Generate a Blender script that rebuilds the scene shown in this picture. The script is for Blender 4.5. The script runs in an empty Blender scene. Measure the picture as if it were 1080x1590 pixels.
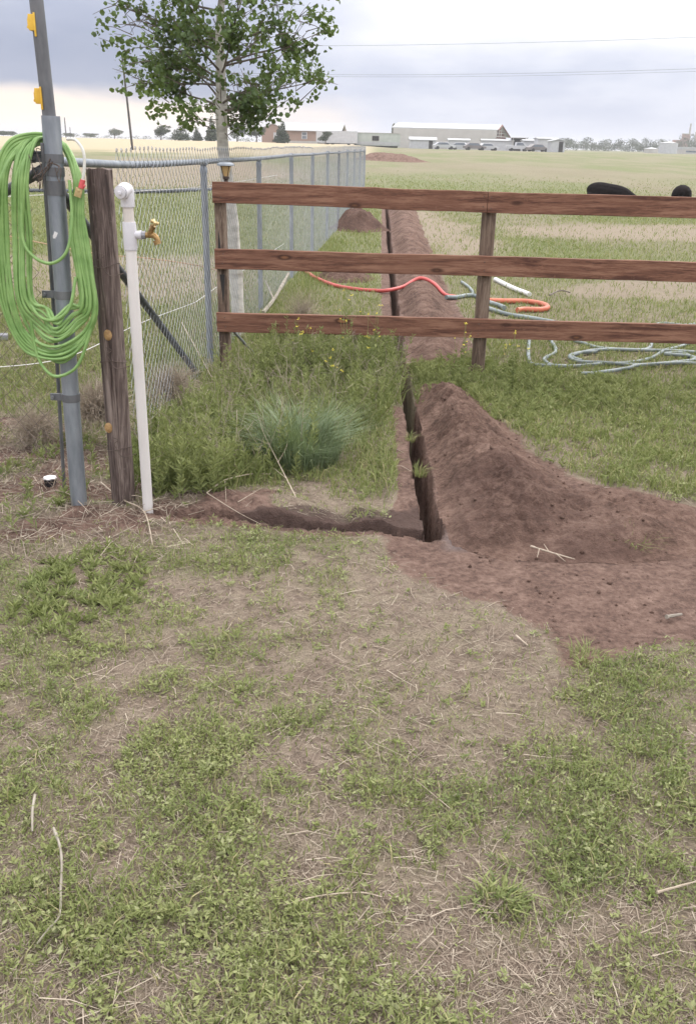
import bpy, bmesh, math, random
import numpy as np
from mathutils import Vector, Matrix
rad = math.radians
S = bpy.context.scene
C = S.collection
random.seed(7)
RNG = np.random.default_rng(11)

# ------------------------------------------------------------------ camera
F_PX, PITCH, ROLL, EYE = 1400.0, rad(22.2), rad(1.35), 1.6
_fw = np.array([0, math.cos(PITCH), -math.sin(PITCH)])
_u0 = np.array([0, math.sin(PITCH), math.cos(PITCH)])
_r0 = np.array([1.0, 0, 0])
_rt = _r0 * math.cos(ROLL) + _u0 * math.sin(ROLL)
_up = _u0 * math.cos(ROLL) - _r0 * math.sin(ROLL)
cam = bpy.data.cameras.new('camera')
cam.sensor_fit = 'VERTICAL'; cam.sensor_height = 24.0
cam.lens = F_PX / 1590 * 24.0
cam.clip_start = 0.05; cam.clip_end = 6000
co = bpy.data.objects.new('camera', cam); C.objects.link(co)
m = Matrix.Identity(4)
for i in range(3):
    m[i][0] = _rt[i]; m[i][1] = _up[i]; m[i][2] = -_fw[i]
m[2][3] = EYE
co.matrix_world = m
S.camera = co

def _ray(px, py): return _fw + _rt * (px - 540) / F_PX + _up * (795 - py) / F_PX
def gnd(px, py, z=0.0):
    d = _ray(px, py); return np.array([0, 0, EYE]) + d * ((z - EYE) / d[2])
def aty(px, py, Y):
    d = _ray(px, py); return np.array([0, 0, EYE]) + d * (Y / d[1])

# ------------------------------------------------------------------ light
SUN_EL, SUN_AZ = rad(48), rad(38)
W = bpy.data.worlds.new('World'); S.world = W; W.use_nodes = True
nt = W.node_tree; nt.nodes.clear()
def N(t, typ, **kw):
    n = t.nodes.new(typ)
    for k, v in kw.items():
        if k == 'ins':
            for i, val in v.items(): n.inputs[i].default_value = val
        else: setattr(n, k, v)
    return n
def mth(t, op, a, b=None, c=None, clamp=False):
    n = t.nodes.new('ShaderNodeMath'); n.operation = op; n.use_clamp = clamp
    for i, v in enumerate((a, b, c)):
        if v is None: continue
        if isinstance(v, (int, float)): n.inputs[i].default_value = v
        else: t.links.new(v, n.inputs[i])
    return n.outputs[0]
def sstep(t, v, a, b):
    n = t.nodes.new('ShaderNodeMapRange'); n.interpolation_type = 'SMOOTHSTEP'
    t.links.new(v, n.inputs[0]); n.inputs[1].default_value = a; n.inputs[2].default_value = b
    return n.outputs[0]
def mixc(t, f, a, b, mode='MIX'):
    n = t.nodes.new('ShaderNodeMix'); n.data_type = 'RGBA'; n.blend_type = mode
    for idx, v in ((0, f), (6, a), (7, b)):
        if isinstance(v, (int, float)): n.inputs[idx].default_value = v
        elif isinstance(v, tuple): n.inputs[idx].default_value = (*v, 1)
        else: t.links.new(v, n.inputs[idx])
    return n.outputs[2]

tc = N(nt, 'ShaderNodeTexCoord')
sep = N(nt, 'ShaderNodeSeparateXYZ'); nt.links.new(tc.outputs['Generated'], sep.inputs[0])
el = mth(nt, 'MULTIPLY', mth(nt, 'ARCSINE', sep.outputs[2]), 57.2958)
az = mth(nt, 'MULTIPLY', mth(nt, 'ARCTAN2', sep.outputs[0], sep.outputs[1]), 57.2958)
def cloud_noise(sx, sy, scale, det, off):
    cb = N(nt, 'ShaderNodeCombineXYZ')
    nt.links.new(mth(nt, 'MULTIPLY', az, sx), cb.inputs[0])
    nt.links.new(mth(nt, 'MULTIPLY', el, sy), cb.inputs[1])
    cb.inputs[2].default_value = off
    n = N(nt, 'ShaderNodeTexNoise', ins={'Scale': scale, 'Detail': det, 'Roughness': 0.5})
    nt.links.new(cb.outputs[0], n.inputs['Vector'])
    return mth(nt, 'SUBTRACT', n.outputs[0], 0.5)
n1 = cloud_noise(0.10, 0.30, 1.0, 4, 3.1)
n2 = cloud_noise(0.10, 0.24, 1.0, 4, 9.4)
n3 = cloud_noise(0.16, 0.50, 1.3, 4, 5.7)
elw = mth(nt, 'MULTIPLY_ADD', n1, 3.2, el)
azw = mth(nt, 'MULTIPLY_ADD', n2, 9.0, az)
# lavender-grey storm deck, mottled
deck = mixc(nt, sstep(nt, n3, -0.22, 0.25), (0.56, 0.60, 0.75), (0.72, 0.745, 0.86))
# darker shelf of cloud on the left
dark = mth(nt, 'MULTIPLY', sstep(nt, azw, 0.0, -9.0), mth(nt, 'MULTIPLY', sstep(nt, elw, 1.2, 2.6), sstep(nt, elw, 9.5, 4.5)))
deck = mixc(nt, mth(nt, 'MULTIPLY', dark, 0.75), deck, (0.245, 0.285, 0.425))
# paler towards the horizon on the right
low = mth(nt, 'MULTIPLY', sstep(nt, elw, 2.6, 0.2), 0.45)
deck = mixc(nt, low, deck, (0.64, 0.68, 0.82))
# bright warm gap under the shelf, far left, and a weaker one in the middle
gap = mth(nt, 'MULTIPLY', sstep(nt, elw, 3.0, 1.5), sstep(nt, azw, -3.5, -9.5))
gap2 = mth(nt, 'MULTIPLY', mth(nt, 'MULTIPLY', sstep(nt, elw, 2.8, 1.3), sstep(nt, azw, -8.0, -4.0)), mth(nt, 'MULTIPLY', sstep(nt, azw, 2.5, -2.0), 0.6))
deck = mixc(nt, mth(nt, 'MAXIMUM', gap, gap2), deck, (1.08, 0.91, 0.76))
# bright break in the upper right
brk = mth(nt, 'MULTIPLY', sstep(nt, elw, 3.7, 6.2), sstep(nt, azw, -5.0, 5.0))
deck = mixc(nt, mth(nt, 'MULTIPLY', brk, 0.95), deck, (1.05, 1.04, 1.08))
# overcast sky: brighter overhead
zen = sstep(nt, el, 9.0, 42.0)
deck = mixc(nt, zen, deck, (2.55, 2.5, 2.5))
sky = N(nt, 'ShaderNodeTexSky', sky_type='NISHITA', sun_disc=False, sun_elevation=SUN_EL, sun_rotation=SUN_AZ)
scl = nt.nodes.new('ShaderNodeVectorMath'); scl.operation = 'SCALE'
nt.links.new(deck, scl.inputs[0]); scl.inputs['Scale'].default_value = 10.0
final = mixc(nt, 0.93, sky.outputs[0], scl.outputs[0])
bg = N(nt, 'ShaderNodeBackground'); bg.inputs[1].default_value = 0.1
nt.links.new(final, bg.inputs[0])
wo = N(nt, 'ShaderNodeOutputWorld'); nt.links.new(bg.outputs[0], wo.inputs[0])

sl = bpy.data.lights.new('sun', 'SUN'); sl.energy = 1.4; sl.angle = rad(14); sl.color = (1.0, 0.95, 0.88)
so = bpy.data.objects.new('sun', sl); C.objects.link(so)
so.rotation_euler = Vector((-math.sin(SUN_AZ) * math.cos(SUN_EL), -math.cos(SUN_AZ) * math.cos(SUN_EL), -math.sin(SUN_EL))).to_track_quat('-Z', 'Y').to_euler()
S.view_settings.view_transform = 'Standard'; S.view_settings.look = 'None'
S.view_settings.exposure = 0.19; S.view_settings.gamma = 1.0
S.cycles.max_bounces = 6; S.cycles.diffuse_bounces = 3; S.cycles.transparent_max_bounces = 8

# ------------------------------------------------------------------ helpers: scene objects
def link(o): C.objects.link(o); return o
def tag(o, label=None, cat=None, group=None, kind=None):
    if label: o['label'] = label
    if cat: o['category'] = cat
    if group: o['group'] = group
    if kind: o['kind'] = kind
    return o
def thing(name, label, cat, loc=(0, 0, 0), rz=0.0, group=None):
    o = link(bpy.data.objects.new(name, None)); o.location = tuple(map(float, loc)); o.rotation_euler = (0, 0, rz)
    o.empty_display_size = 0.1
    return tag(o, label, cat, group)
def copy_tree(o, parent=None):
    c = link(o.copy())
    if parent: c.parent = parent
    for ch in list(o.children): copy_tree(ch, c)
    return c

def mesh_np(name, V, quads=None, tris=None, tint=None, smooth=False):
    me = bpy.data.meshes.new(name)
    V = np.asarray(V, np.float32)
    q = np.zeros((0, 4), np.int32) if quads is None else np.asarray(quads, np.int32).reshape(-1, 4)
    t = np.zeros((0, 3), np.int32) if tris is None else np.asarray(tris, np.int32).reshape(-1, 3)
    me.vertices.add(len(V)); me.vertices.foreach_set('co', V.ravel())
    nl = q.size + t.size
    me.loops.add(nl); me.loops.foreach_set('vertex_index', np.concatenate([q.ravel(), t.ravel()]))
    npol = len(q) + len(t)
    me.polygons.add(npol)
    me.polygons.foreach_set('loop_start', np.concatenate([np.arange(len(q)) * 4, q.size + np.arange(len(t)) * 3]).astype(np.int32))
    me.polygons.foreach_set('use_smooth', np.full(npol, smooth, bool))
    me.update(calc_edges=True)
    if tint is not None:
        for k, arr in (tint.items() if isinstance(tint, dict) else {'tint': tint}.items()):
            a = me.attributes.new(k, 'FLOAT', 'POINT'); a.data.foreach_set('value', np.asarray(arr, np.float32))
    return me
def obj_np(name, mat, parent=None, **kw):
    me = mesh_np(name, **kw); me.materials.append(mat)
    o = link(bpy.data.objects.new(name, me))
    if parent: o.parent = parent
    return o

class MB:
    """collects solid shapes and links them as ONE mesh object"""
    def __init__(s): s.v = []; s.f = []; s.n = 0
    def add(s, V, Fc):
        V = np.asarray(V, float).reshape(-1, 3)
        s.v.append(V); s.f += [tuple(int(i) + s.n for i in f) for f in Fc]; s.n += len(V); return s
    def box(s, c, d, rot=None):
        hx, hy, hz = d[0] / 2, d[1] / 2, d[2] / 2
        V = np.array([[x, y, z] for x in (-hx, hx) for y in (-hy, hy) for z in (-hz, hz)])
        if rot is not None: V = V @ np.array(rot).T
        return s.add(V + np.array(c), [(0, 1, 3, 2), (4, 6, 7, 5), (0, 4, 5, 1), (2, 3, 7, 6), (0, 2, 6, 4), (1, 5, 7, 3)])
    def tube(s, P, r, n=8, cap=True, closed=False):
        P = np.asarray(P, float); k = len(P)
        r = np.full(k, r, float) if np.isscalar(r) else np.asarray(r, float)
        T = np.gradient(P, axis=0)
        if closed: T = np.roll(P, -1, 0) - np.roll(P, 1, 0)
        T /= np.linalg.norm(T, axis=1)[:, None] + 1e-12
        a = np.array([0, 0, 1.0]) if abs(T[0][2]) < 0.9 else np.array([1.0, 0, 0])
        u = np.cross(T[0], a); u /= np.linalg.norm(u)
        V = []
        ang = np.arange(n) * 2 * math.pi / n
        for i in range(k):
            u = u - T[i] * (u @ T[i]); u /= np.linalg.norm(u) + 1e-12
            w = np.cross(T[i], u)
            V.append(P[i] + r[i] * (np.cos(ang)[:, None] * u + np.sin(ang)[:, None] * w))
        Fc = []
        for i in range(k if closed else k - 1):
            j = (i + 1) % k
            for a_ in range(n):
                b = (a_ + 1) % n
                Fc.append((i * n + a_, i * n + b, j * n + b, j * n + a_))
        if cap and not closed:
            Fc.append(tuple(range(n - 1, -1, -1))); Fc.append(tuple((k - 1) * n + a_ for a_ in range(n)))
        return s.add(np.concatenate(V), Fc)
    def cyl(s, a, b, r, n=16, r2=None): return s.tube([a, b], [r, r if r2 is None else r2], n)
    def lathe(s, prof, c=(0, 0, 0), n=20):
        prof = np.array(prof, float); k = len(prof); ang = np.arange(n) * 2 * math.pi / n
        V = np.concatenate([np.stack([p[0] * np.cos(ang), p[0] * np.sin(ang), np.full(n, p[1])], 1) for p in prof]) + np.array(c)
        Fc = [(i * n + a, i * n + (a + 1) % n, (i + 1) * n + (a + 1) % n, (i + 1) * n + a) for i in range(k - 1) for a in range(n)]
        Fc.append(tuple(range(n - 1, -1, -1))); Fc.append(tuple((k - 1) * n + a for a in range(n)))
        return s.add(V, Fc)
    def prism(s, poly, a, b):
        """poly (x,z) extruded along y from a to b"""
        n = len(poly)
        V = [[p[0], a, p[1]] for p in poly] + [[p[0], b, p[1]] for p in poly]
        Fc = [tuple(range(n)), tuple(range(2 * n - 1, n - 1, -1))] + [(i, i + n, (i + 1) % n + n, (i + 1) % n) for i in range(n)]
        return s.add(V, Fc)
    def build(s, name, mat, parent=None, smooth=False, bevel=0.0):
        me = bpy.data.meshes.new(name)
        me.from_pydata(np.concatenate(s.v).tolist(), [], s.f); me.update()
        bm = bmesh.new(); bm.from_mesh(me)
        if bevel: bmesh.ops.bevel(bm, geom=bm.edges[:], offset=bevel, segments=2, affect='EDGES', profile=0.6)
        bmesh.ops.recalc_face_normals(bm, faces=bm.faces[:])
        if smooth:
            for e in bm.edges:
                e.smooth = len(e.link_faces) == 2 and e.calc_face_angle(0) < rad(40)
            for f in bm.faces: f.smooth = True
        bm.to_mesh(me); bm.free()
        me.materials.append(mat)
        o = link(bpy.data.objects.new(name, me))
        if parent: o.parent = parent
        return o

def crom(P, n=10, closed=False):
    P = np.asarray(P, float)
    if closed: Q = np.concatenate([P[-1:], P, P[:2]])
    else: Q = np.concatenate([2 * P[:1] - P[1:2], P, 2 * P[-1:] - P[-2:-1]])
    out = []
    for i in range(1, len(Q) - 2):
        for t in np.arange(n) / n:
            a, b, c, d = Q[i - 1], Q[i], Q[i + 1], Q[i + 2]
            out.append(0.5 * (2 * b + (c - a) * t + (2 * a - 5 * b + 4 * c - d) * t * t + (3 * b - a - 3 * c + d) * t ** 3))
    if not closed: out.append(Q[-2])
    return np.array(out)

# ------------------------------------------------------------------ helpers: materials
def mat_new(name):
    mt = bpy.data.materials.new(name); mt.use_nodes = True
    t = mt.node_tree; t.nodes.clear()
    o = N(t, 'ShaderNodeOutputMaterial'); p = N(t, 'ShaderNodeBsdfPrincipled')
    t.links.new(p.outputs[0], o.inputs[0])
    return mt, t, p, o
def coords(t, scale=(1, 1, 1), kind='Object'):
    c = N(t, 'ShaderNodeTexCoord'); mp = N(t, 'ShaderNodeMapping')
    mp.inputs['Scale'].default_value = scale
    t.links.new(c.outputs[kind], mp.inputs[0]); return mp.outputs[0]
def noise(t, vec, scale, det=4, rough=0.55, dist=0.0):
    n = N(t, 'ShaderNodeTexNoise', ins={'Scale': scale, 'Detail': det, 'Roughness': rough, 'Distortion': dist})
    t.links.new(vec, n.inputs['Vector']); return n.outputs[0]
def ramp(t, v, stops):
    r = N(t, 'ShaderNodeValToRGB'); e = r.color_ramp.elements
    while len(e) < len(stops): e.new(0.5)
    for k, (p, c) in enumerate(stops): e[k].position = p; e[k].color = (*c, 1)
    t.links.new(v, r.inputs[0]); return r.outputs[0]
def bump(t, p, h, strength=0.4, dist=0.01):
    b = N(t, 'ShaderNodeBump', ins={'Strength': strength, 'Distance': dist})
    t.links.new(h, b.inputs['Height']); t.links.new(b.outputs[0], p.inputs['Normal'])
def mat_simple(name, c1, c2, scale=8, rough=0.6, metal=0.0, bmp=0.15, stretch=(1, 1, 1), det=5, lo=0.3, hi=0.7, bd=0.004, spec=0.5):
    mt, t, p, o = mat_new(name)
    n = noise(t, coords(t, stretch), scale, det)
    t.links.new(ramp(t, n, [(lo, c1), (hi, c2)]), p.inputs['Base Color'])
    p.inputs['Roughness'].default_value = rough; p.inputs['Metallic'].default_value = metal
    p.inputs['Specular IOR Level'].default_value = spec
    if bmp: bump(t, p, n, bmp, bd)
    return mt
def mat_tint(name, stops, rough=0.6, transl=0.0, spec=0.25):
    """colour from the per-leaf hue number stored on the mesh"""
    mt, t, p, o = mat_new(name)
    a = N(t, 'ShaderNodeAttribute', attribute_name='tint')
    col = ramp(t, a.outputs['Fac'], stops)
    t.links.new(col, p.inputs['Base Color'])
    p.inputs['Roughness'].default_value = rough; p.inputs['Specular IOR Level'].default_value = spec
    if transl:
        tr = N(t, 'ShaderNodeBsdfTranslucent'); t.links.new(mixc(t, 0.5, col, (0.30, 0.40, 0.06), 'MIX'), tr.inputs[0])
        mx = N(t, 'ShaderNodeMixShader'); mx.inputs[0].default_value = transl
        t.links.new(p.outputs[0], mx.inputs[1]); t.links.new(tr.outputs[0], mx.inputs[2]); t.links.new(mx.outputs[0], o.inputs[0])
    return mt

M = {}
def wood(name, dark, mid, light, axis, knot=None, grain=14.0):
    mt, t, p, o = mat_new(name)
    st = [1.0, 1.0, 1.0]; st[axis] = 0.07
    v = coords(t, tuple(st))
    warp = noise(t, v, 5.0, 2)
    vm = N(t, 'ShaderNodeVectorMath', operation='MULTIPLY_ADD')
    t.links.new(v, vm.inputs[0]); vm.inputs[1].default_value = (1, 1, 1)
    sc = N(t, 'ShaderNodeVectorMath', operation='SCALE'); sc.inputs['Scale'].default_value = 0.10
    cb = N(t, 'ShaderNodeCombineXYZ')
    for i in range(3): t.links.new(warp, cb.inputs[i])
    t.links.new(cb.outputs[0], sc.inputs[0]); t.links.new(sc.outputs[0], vm.inputs[2])
    g = noise(t, vm.outputs[0], grain * 2.2, 6, 0.62, 0.3)
    fine = noise(t, vm.outputs[0], grain * 16, 3, 0.6)
    big = noise(t, coords(t), 2.3, 3)
    h = mth(t, 'MULTIPLY_ADD', fine, 0.35, mth(t, 'MULTIPLY', g, 0.75))
    col = ramp(t, h, [(0.45, dark), (0.55, mid), (0.67, light)])
    col = mixc(t, mth(t, 'MULTIPLY', sstep(t, big, 0.42, 0.66), 0.55), col, mid)
    if knot:
        vo = N(t, 'ShaderNodeTexVoronoi', ins={'Scale': 1.0, 'Randomness': 0.9})
        ks = [7.0, 7.0, 7.0]; ks[axis] = 2.6
        t.links.new(coords(t, tuple(ks)), vo.inputs['Vector'])
        k = vo.outputs['Distance']
        col = mixc(t, sstep(t, k, 0.20, 0.10), col, tuple(x * 0.55 for x in dark))
        col = mixc(t, sstep(t, k, 0.13, 0.06), col, knot)
    # weathered, paler spots
    wz = noise(t, coords(t), 30, 4)
    col = mixc(t, mth(t, 'MULTIPLY', sstep(t, wz, 0.62, 0.75), 0.35), col, light)
    t.links.new(col, p.inputs['Base Color']); p.inputs['Roughness'].default_value = 0.75; p.inputs['Specular IOR Level'].default_value = 0.25
    bump(t, p, h, 0.55, 0.006)
    return mt
M['rail'] = wood('stained_board', (0.08, 0.035, 0.025), (0.18, 0.086, 0.057), (0.285, 0.155, 0.105), 0, (0.24, 0.11, 0.055))
M['post'] = wood('weathered_post', (0.05, 0.034, 0.027), (0.15, 0.105, 0.08), (0.29, 0.225, 0.175), 2)
M['oldpost'] = wood('old_brown_post', (0.03, 0.021, 0.019), (0.115, 0.086, 0.077), (0.27, 0.22, 0.195), 2)
M['galv'] = mat_simple('galvanised_steel', (0.20, 0.225, 0.26), (0.34, 0.37, 0.41), 26, 0.52, 0.55, 0.06, (1, 1, 0.25))
M['galv_dark'] = mat_simple('dull_steel', (0.10, 0.105, 0.115), (0.20, 0.205, 0.22), 20, 0.55, 0.4, 0.06, (1, 1, 0.3))
M['wire'] = mat_simple('fence_wire', (0.21, 0.225, 0.25), (0.37, 0.39, 0.43), 9, 0.5, 0.35, 0.0)
M['wire_dark'] = mat_simple('rusty_wire', (0.06, 0.045, 0.038), (0.16, 0.12, 0.10), 40, 0.7, 0.3, 0.0)
M['black_post'] = mat_simple('black_steel', (0.02, 0.02, 0.024), (0.05, 0.05, 0.055), 12, 0.5, 0.2, 0.05)
M['brace'] = mat_simple('dark_pipe', (0.045, 0.05, 0.06), (0.12, 0.13, 0.145), 30, 0.55, 0.35, 0.1)
M['pvc'] = mat_simple('white_pvc', (0.56, 0.555, 0.60), (0.68, 0.675, 0.71), 6, 0.38, 0, 0.04)
M['pvc_dirty'] = mat_simple('weathered_pvc', (0.50, 0.455, 0.42), (0.66, 0.62, 0.59), 9, 0.5, 0, 0.05, (1, 1, 0.4))
M['pvc_pipe'] = mat_simple('sun_aged_pvc', (0.55, 0.52, 0.51), (0.68, 0.655, 0.645), 7, 0.45, 0, 0.05, (1, 1, 0.3), lo=0.25, hi=0.6)
M['brass'] = mat_simple('tarnished_brass', (0.20, 0.12, 0.05), (0.42, 0.28, 0.12), 60, 0.45, 0.75, 0.15)
M['brass_bright'] = mat_simple('bright_brass', (0.40, 0.29, 0.13), (0.60, 0.48, 0.25), 60, 0.4, 0.4, 0.1)
M['grey_fit'] = mat_simple('grey_fitting', (0.20, 0.205, 0.23), (0.30, 0.30, 0.33), 20, 0.5, 0.1, 0.05)
M['hose_green'] = mat_simple('green_hose', (0.14, 0.265, 0.07), (0.26, 0.42, 0.145), 14, 0.42, 0, 0.05)
M['hose_grey'] = mat_simple('faded_hose', (0.10, 0.125, 0.13), (0.27, 0.31, 0.315), 3.5, 0.5, 0, 0.05)
M['hose_red'] = mat_simple('red_hose', (0.42, 0.06, 0.055), (0.58, 0.11, 0.10), 8, 0.45, 0, 0.05)
M['hose_orange'] = mat_simple('orange_hose', (0.42, 0.10, 0.05), (0.58, 0.17, 0.10), 8, 0.45, 0, 0.05)
M['clear'] = mat_simple('pale_tube', (0.55, 0.55, 0.50), (0.70, 0.70, 0.66), 20, 0.4, 0, 0.0)
M['red'] = mat_simple('red_plastic', (0.5, 0.06, 0.07), (0.65, 0.12, 0.12), 30, 0.45, 0, 0.05)
M['yellow'] = mat_simple('yellow_plastic', (0.62, 0.36, 0.03), (0.80, 0.52, 0.07), 20, 0.45, 0, 0.05)
M['rope'] = mat_simple('white_polywire', (0.55, 0.54, 0.50), (0.75, 0.74, 0.72), 60, 0.7, 0, 0.0)
M['rope_orange'] = mat_simple('orange_polywire', (0.45, 0.26, 0.15), (0.60, 0.40, 0.28), 60, 0.7, 0, 0.0)
M['bark'] = mat_simple('pale_aspen_bark', (0.30, 0.28, 0.24), (0.58, 0.56, 0.52), 5, 0.8, 0, 0.3, (1, 1, 2.5), lo=0.34, hi=0.56)
M['twig'] = mat_simple('brown_twig', (0.09, 0.075, 0.06), (0.20, 0.17, 0.14), 20, 0.8, 0, 0.1)
M['deadwood'] = mat_simple('bleached_twig', (0.28, 0.225, 0.17), (0.46, 0.39, 0.31), 30, 0.8, 0, 0.2)
M['deadwood_grey'] = mat_simple('grey_bleached_wood', (0.19, 0.165, 0.135), (0.35, 0.315, 0.265), 12, 0.8, 0, 0.2)
M['black_hide'] = mat_simple('black_hide', (0.004, 0.003, 0.0035), (0.013, 0.009, 0.009), 14, 0.9, 0, 0.4, spec=0.12)
M['leaf'] = mat_tint('aspen_leaf', [(0.0, (0.060, 0.092, 0.045)), (0.5, (0.10, 0.155, 0.050)), (1.0, (0.155, 0.22, 0.062))], 0.5, 0.22)
M['weed'] = mat_tint('weed_leaf', [(0.0, (0.115, 0.148, 0.068)), (0.35, (0.185, 0.218, 0.088)), (0.7, (0.26, 0.28, 0.118)), (1.0, (0.30, 0.315, 0.17))], 0.7, 0.2, 0.1)
M['grass'] = mat_tint('grass_blade', [(0.0, (0.125, 0.16, 0.062)), (0.5, (0.205, 0.235, 0.09)), (0.8, (0.265, 0.285, 0.125)), (1.0, (0.38, 0.325, 0.19))], 0.7, 0.2, 0.1)
M['bluegrass'] = mat_tint('blue_green_blade', [(0.0, (0.13, 0.18, 0.10)), (0.6, (0.20, 0.255, 0.145)), (1.0, (0.32, 0.36, 0.22))], 0.55, 0.15)
M['straw'] = mat_tint('dry_straw', [(0.0, (0.20, 0.155, 0.12)), (0.6, (0.31, 0.255, 0.20)), (1.0, (0.47, 0.41, 0.33))], 0.8, 0.0)
M['flower'] = mat_simple('yellow_petal', (0.62, 0.52, 0.05), (0.78, 0.68, 0.10), 30, 0.6, 0, 0.0)
M['fartree'] = mat_tint('far_foliage', [(0.0, (0.045, 0.06, 0.04)), (0.6, (0.085, 0.105, 0.065)), (1.0, (0.15, 0.16, 0.10))], 0.7, 0.0)  # tones lightened to put some distance haze into the colour
M['white_metal'] = mat_simple('white_sheet_metal', (0.40, 0.41, 0.44), (0.50, 0.51, 0.54), 2, 0.5, 0.0, 0.03)
M['tan_metal'] = mat_simple('cream_sheet_metal', (0.40, 0.385, 0.37), (0.47, 0.455, 0.44), 0.6, 0.55, 0, 0.03)
M['roof_metal'] = mat_simple('pale_roof_metal', (0.36, 0.375, 0.39), (0.44, 0.45, 0.465), 1, 0.5, 0.0, 0.0)
M['pale_green'] = mat_simple('pale_green_siding', (0.36, 0.40, 0.37), (0.46, 0.49, 0.46), 1.4, 0.6, 0, 0.03)
M['brick'] = mat_simple('tan_brick', (0.27, 0.185, 0.15), (0.35, 0.25, 0.205), 6, 0.8, 0, 0.05)
M['framing'] = mat_simple('red_brown_steel', (0.13, 0.04, 0.03), (0.20, 0.07, 0.055), 3, 0.7, 0, 0.0)
M['dark'] = mat_simple('dark_recess', (0.018, 0.016, 0.016), (0.04, 0.036, 0.035), 3, 0.8, 0, 0.0)
M['glass'] = mat_simple('window_glass', (0.10, 0.12, 0.15), (0.22, 0.25, 0.30), 1, 0.15, 0, 0.0)
M['carpaint'] = mat_simple('silver_car_paint', (0.42, 0.43, 0.45), (0.52, 0.53, 0.56), 1, 0.35, 0.2, 0.0)
M['carpaint_dark'] = mat_simple('dark_car_paint', (0.17, 0.15, 0.15), (0.24, 0.22, 0.22), 1, 0.35, 0.2, 0.0)
M['tyre'] = mat_simple('black_rubber', (0.02, 0.02, 0.02), (0.04, 0.04, 0.04), 9, 0.8, 0, 0.0)
M['rust'] = mat_simple('rusty_orange', (0.33, 0.21, 0.18), (0.42, 0.28, 0.25), 1, 0.8, 0, 0.0)
M['pole'] = mat_simple('dark_utility_pole', (0.04, 0.035, 0.035), (0.09, 0.08, 0.075), 4, 0.85, 0, 0.1)
M['amber'] = mat_simple('amber_glass', (0.45, 0.30, 0.13), (0.62, 0.46, 0.24), 12, 0.3, 0, 0.0)
M['bronze'] = mat_simple('dark_bronze', (0.05, 0.04, 0.035), (0.10, 0.08, 0.07), 14, 0.5, 0.3, 0.05)
M['pale_plastic'] = mat_simple('pale_plastic', (0.66, 0.65, 0.66), (0.78, 0.77, 0.78), 16, 0.4, 0, 0.0)
M['black_plastic'] = mat_simple('black_plastic', (0.012, 0.012, 0.018), (0.03, 0.03, 0.036), 16, 0.4, 0, 0.0)
M['grey_plank'] = mat_simple('grey_plank', (0.12, 0.12, 0.13), (0.26, 0.26, 0.28), 8, 0.8, 0, 0.2)
M['knot'] = mat_simple('yellow_knot', (0.22, 0.12, 0.05), (0.42, 0.27, 0.12), 60, 0.7, 0, 0.2)

# ------------------------------------------------------------------ noise and ground functions
def _h(ix, iy, seed):
    n = (ix.astype(np.int64) * 374761393 + iy.astype(np.int64) * 668265263 + seed * 1442695041) & 0xffffffff
    n = ((n ^ (n >> 13)) * 1274126177) & 0xffffffff
    n = ((n ^ (n >> 16)) * 2246822519) & 0xffffffff
    return ((n ^ (n >> 15)) & 0xffffff) / float(0xffffff)
def vnoise(x, y, seed=0):
    ix = np.floor(x); iy = np.floor(y); fx = x - ix; fy = y - iy
    fx = fx * fx * (3 - 2 * fx); fy = fy * fy * (3 - 2 * fy)
    a = _h(ix, iy, seed); b = _h(ix + 1, iy, seed); c = _h(ix, iy + 1, seed); d = _h(ix + 1, iy + 1, seed)
    return (a * (1 - fx) + b * fx) * (1 - fy) + (c * (1 - fx) + d * fx) * fy
def fbm(x, y, seed=0, o=4, g=0.5):
    x = np.asarray(x, float); y = np.asarray(y, float)
    s = 0; a = 1; tot = 0
    for k in range(o):
        c_, s_ = math.cos(0.55 + 0.9 * k), math.sin(0.55 + 0.9 * k)
        s = s + a * vnoise((x * c_ - y * s_) * 2 ** k + 17.3 * k, (x * s_ + y * c_) * 2 ** k - 9.1 * k, seed + k); tot += a; a *= g
    return s / tot
def ss(a, b, x):
    t = np.clip((x - a) / (b - a), 0, 1); return t * t * (3 - 2 * t)
def poly_px(pts): return np.array([gnd(*p)[:2] for p in pts])
def poly_mask(x, y, poly, soft, wob=0.0, seed=5, freq=3.0):
    """1 inside, fading to 0 over 'soft' metres outside; edge wobbled by noise"""
    x = np.asarray(x, float); y = np.asarray(y, float)
    if wob:
        xx = x + wob * (fbm(x * freq, y * freq, seed) - 0.5) * 2; yy = y + wob * (fbm(x * freq, y * freq, seed + 40) - 0.5) * 2
    else: xx, yy = x, y
    ins = np.zeros(x.shape, bool); dmin = np.full(x.shape, 1e9)
    n = len(poly)
    for i in range(n):
        ax, ay_ = poly[i]; bx, by = poly[(i + 1) % n]
        cond = (ay_ > yy) != (by > yy)
        with np.errstate(divide='ignore', invalid='ignore'):
            xi = (bx - ax) * (yy - ay_) / (by - ay_ + 1e-15) + ax
        ins ^= cond & (xx < xi)
        L = (bx - ax) ** 2 + (by - ay_) ** 2 + 1e-12
        t = np.clip(((xx - ax) * (bx - ax) + (yy - ay_) * (by - ay_)) / L, 0, 1)
        dmin = np.minimum(dmin, np.hypot(xx - ax - t * (bx - ax), yy - ay_ - t * (by - ay_)))
    sd = np.where(ins, -dmin, dmin)
    return ss(soft, -soft * 0.3, sd)

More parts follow.
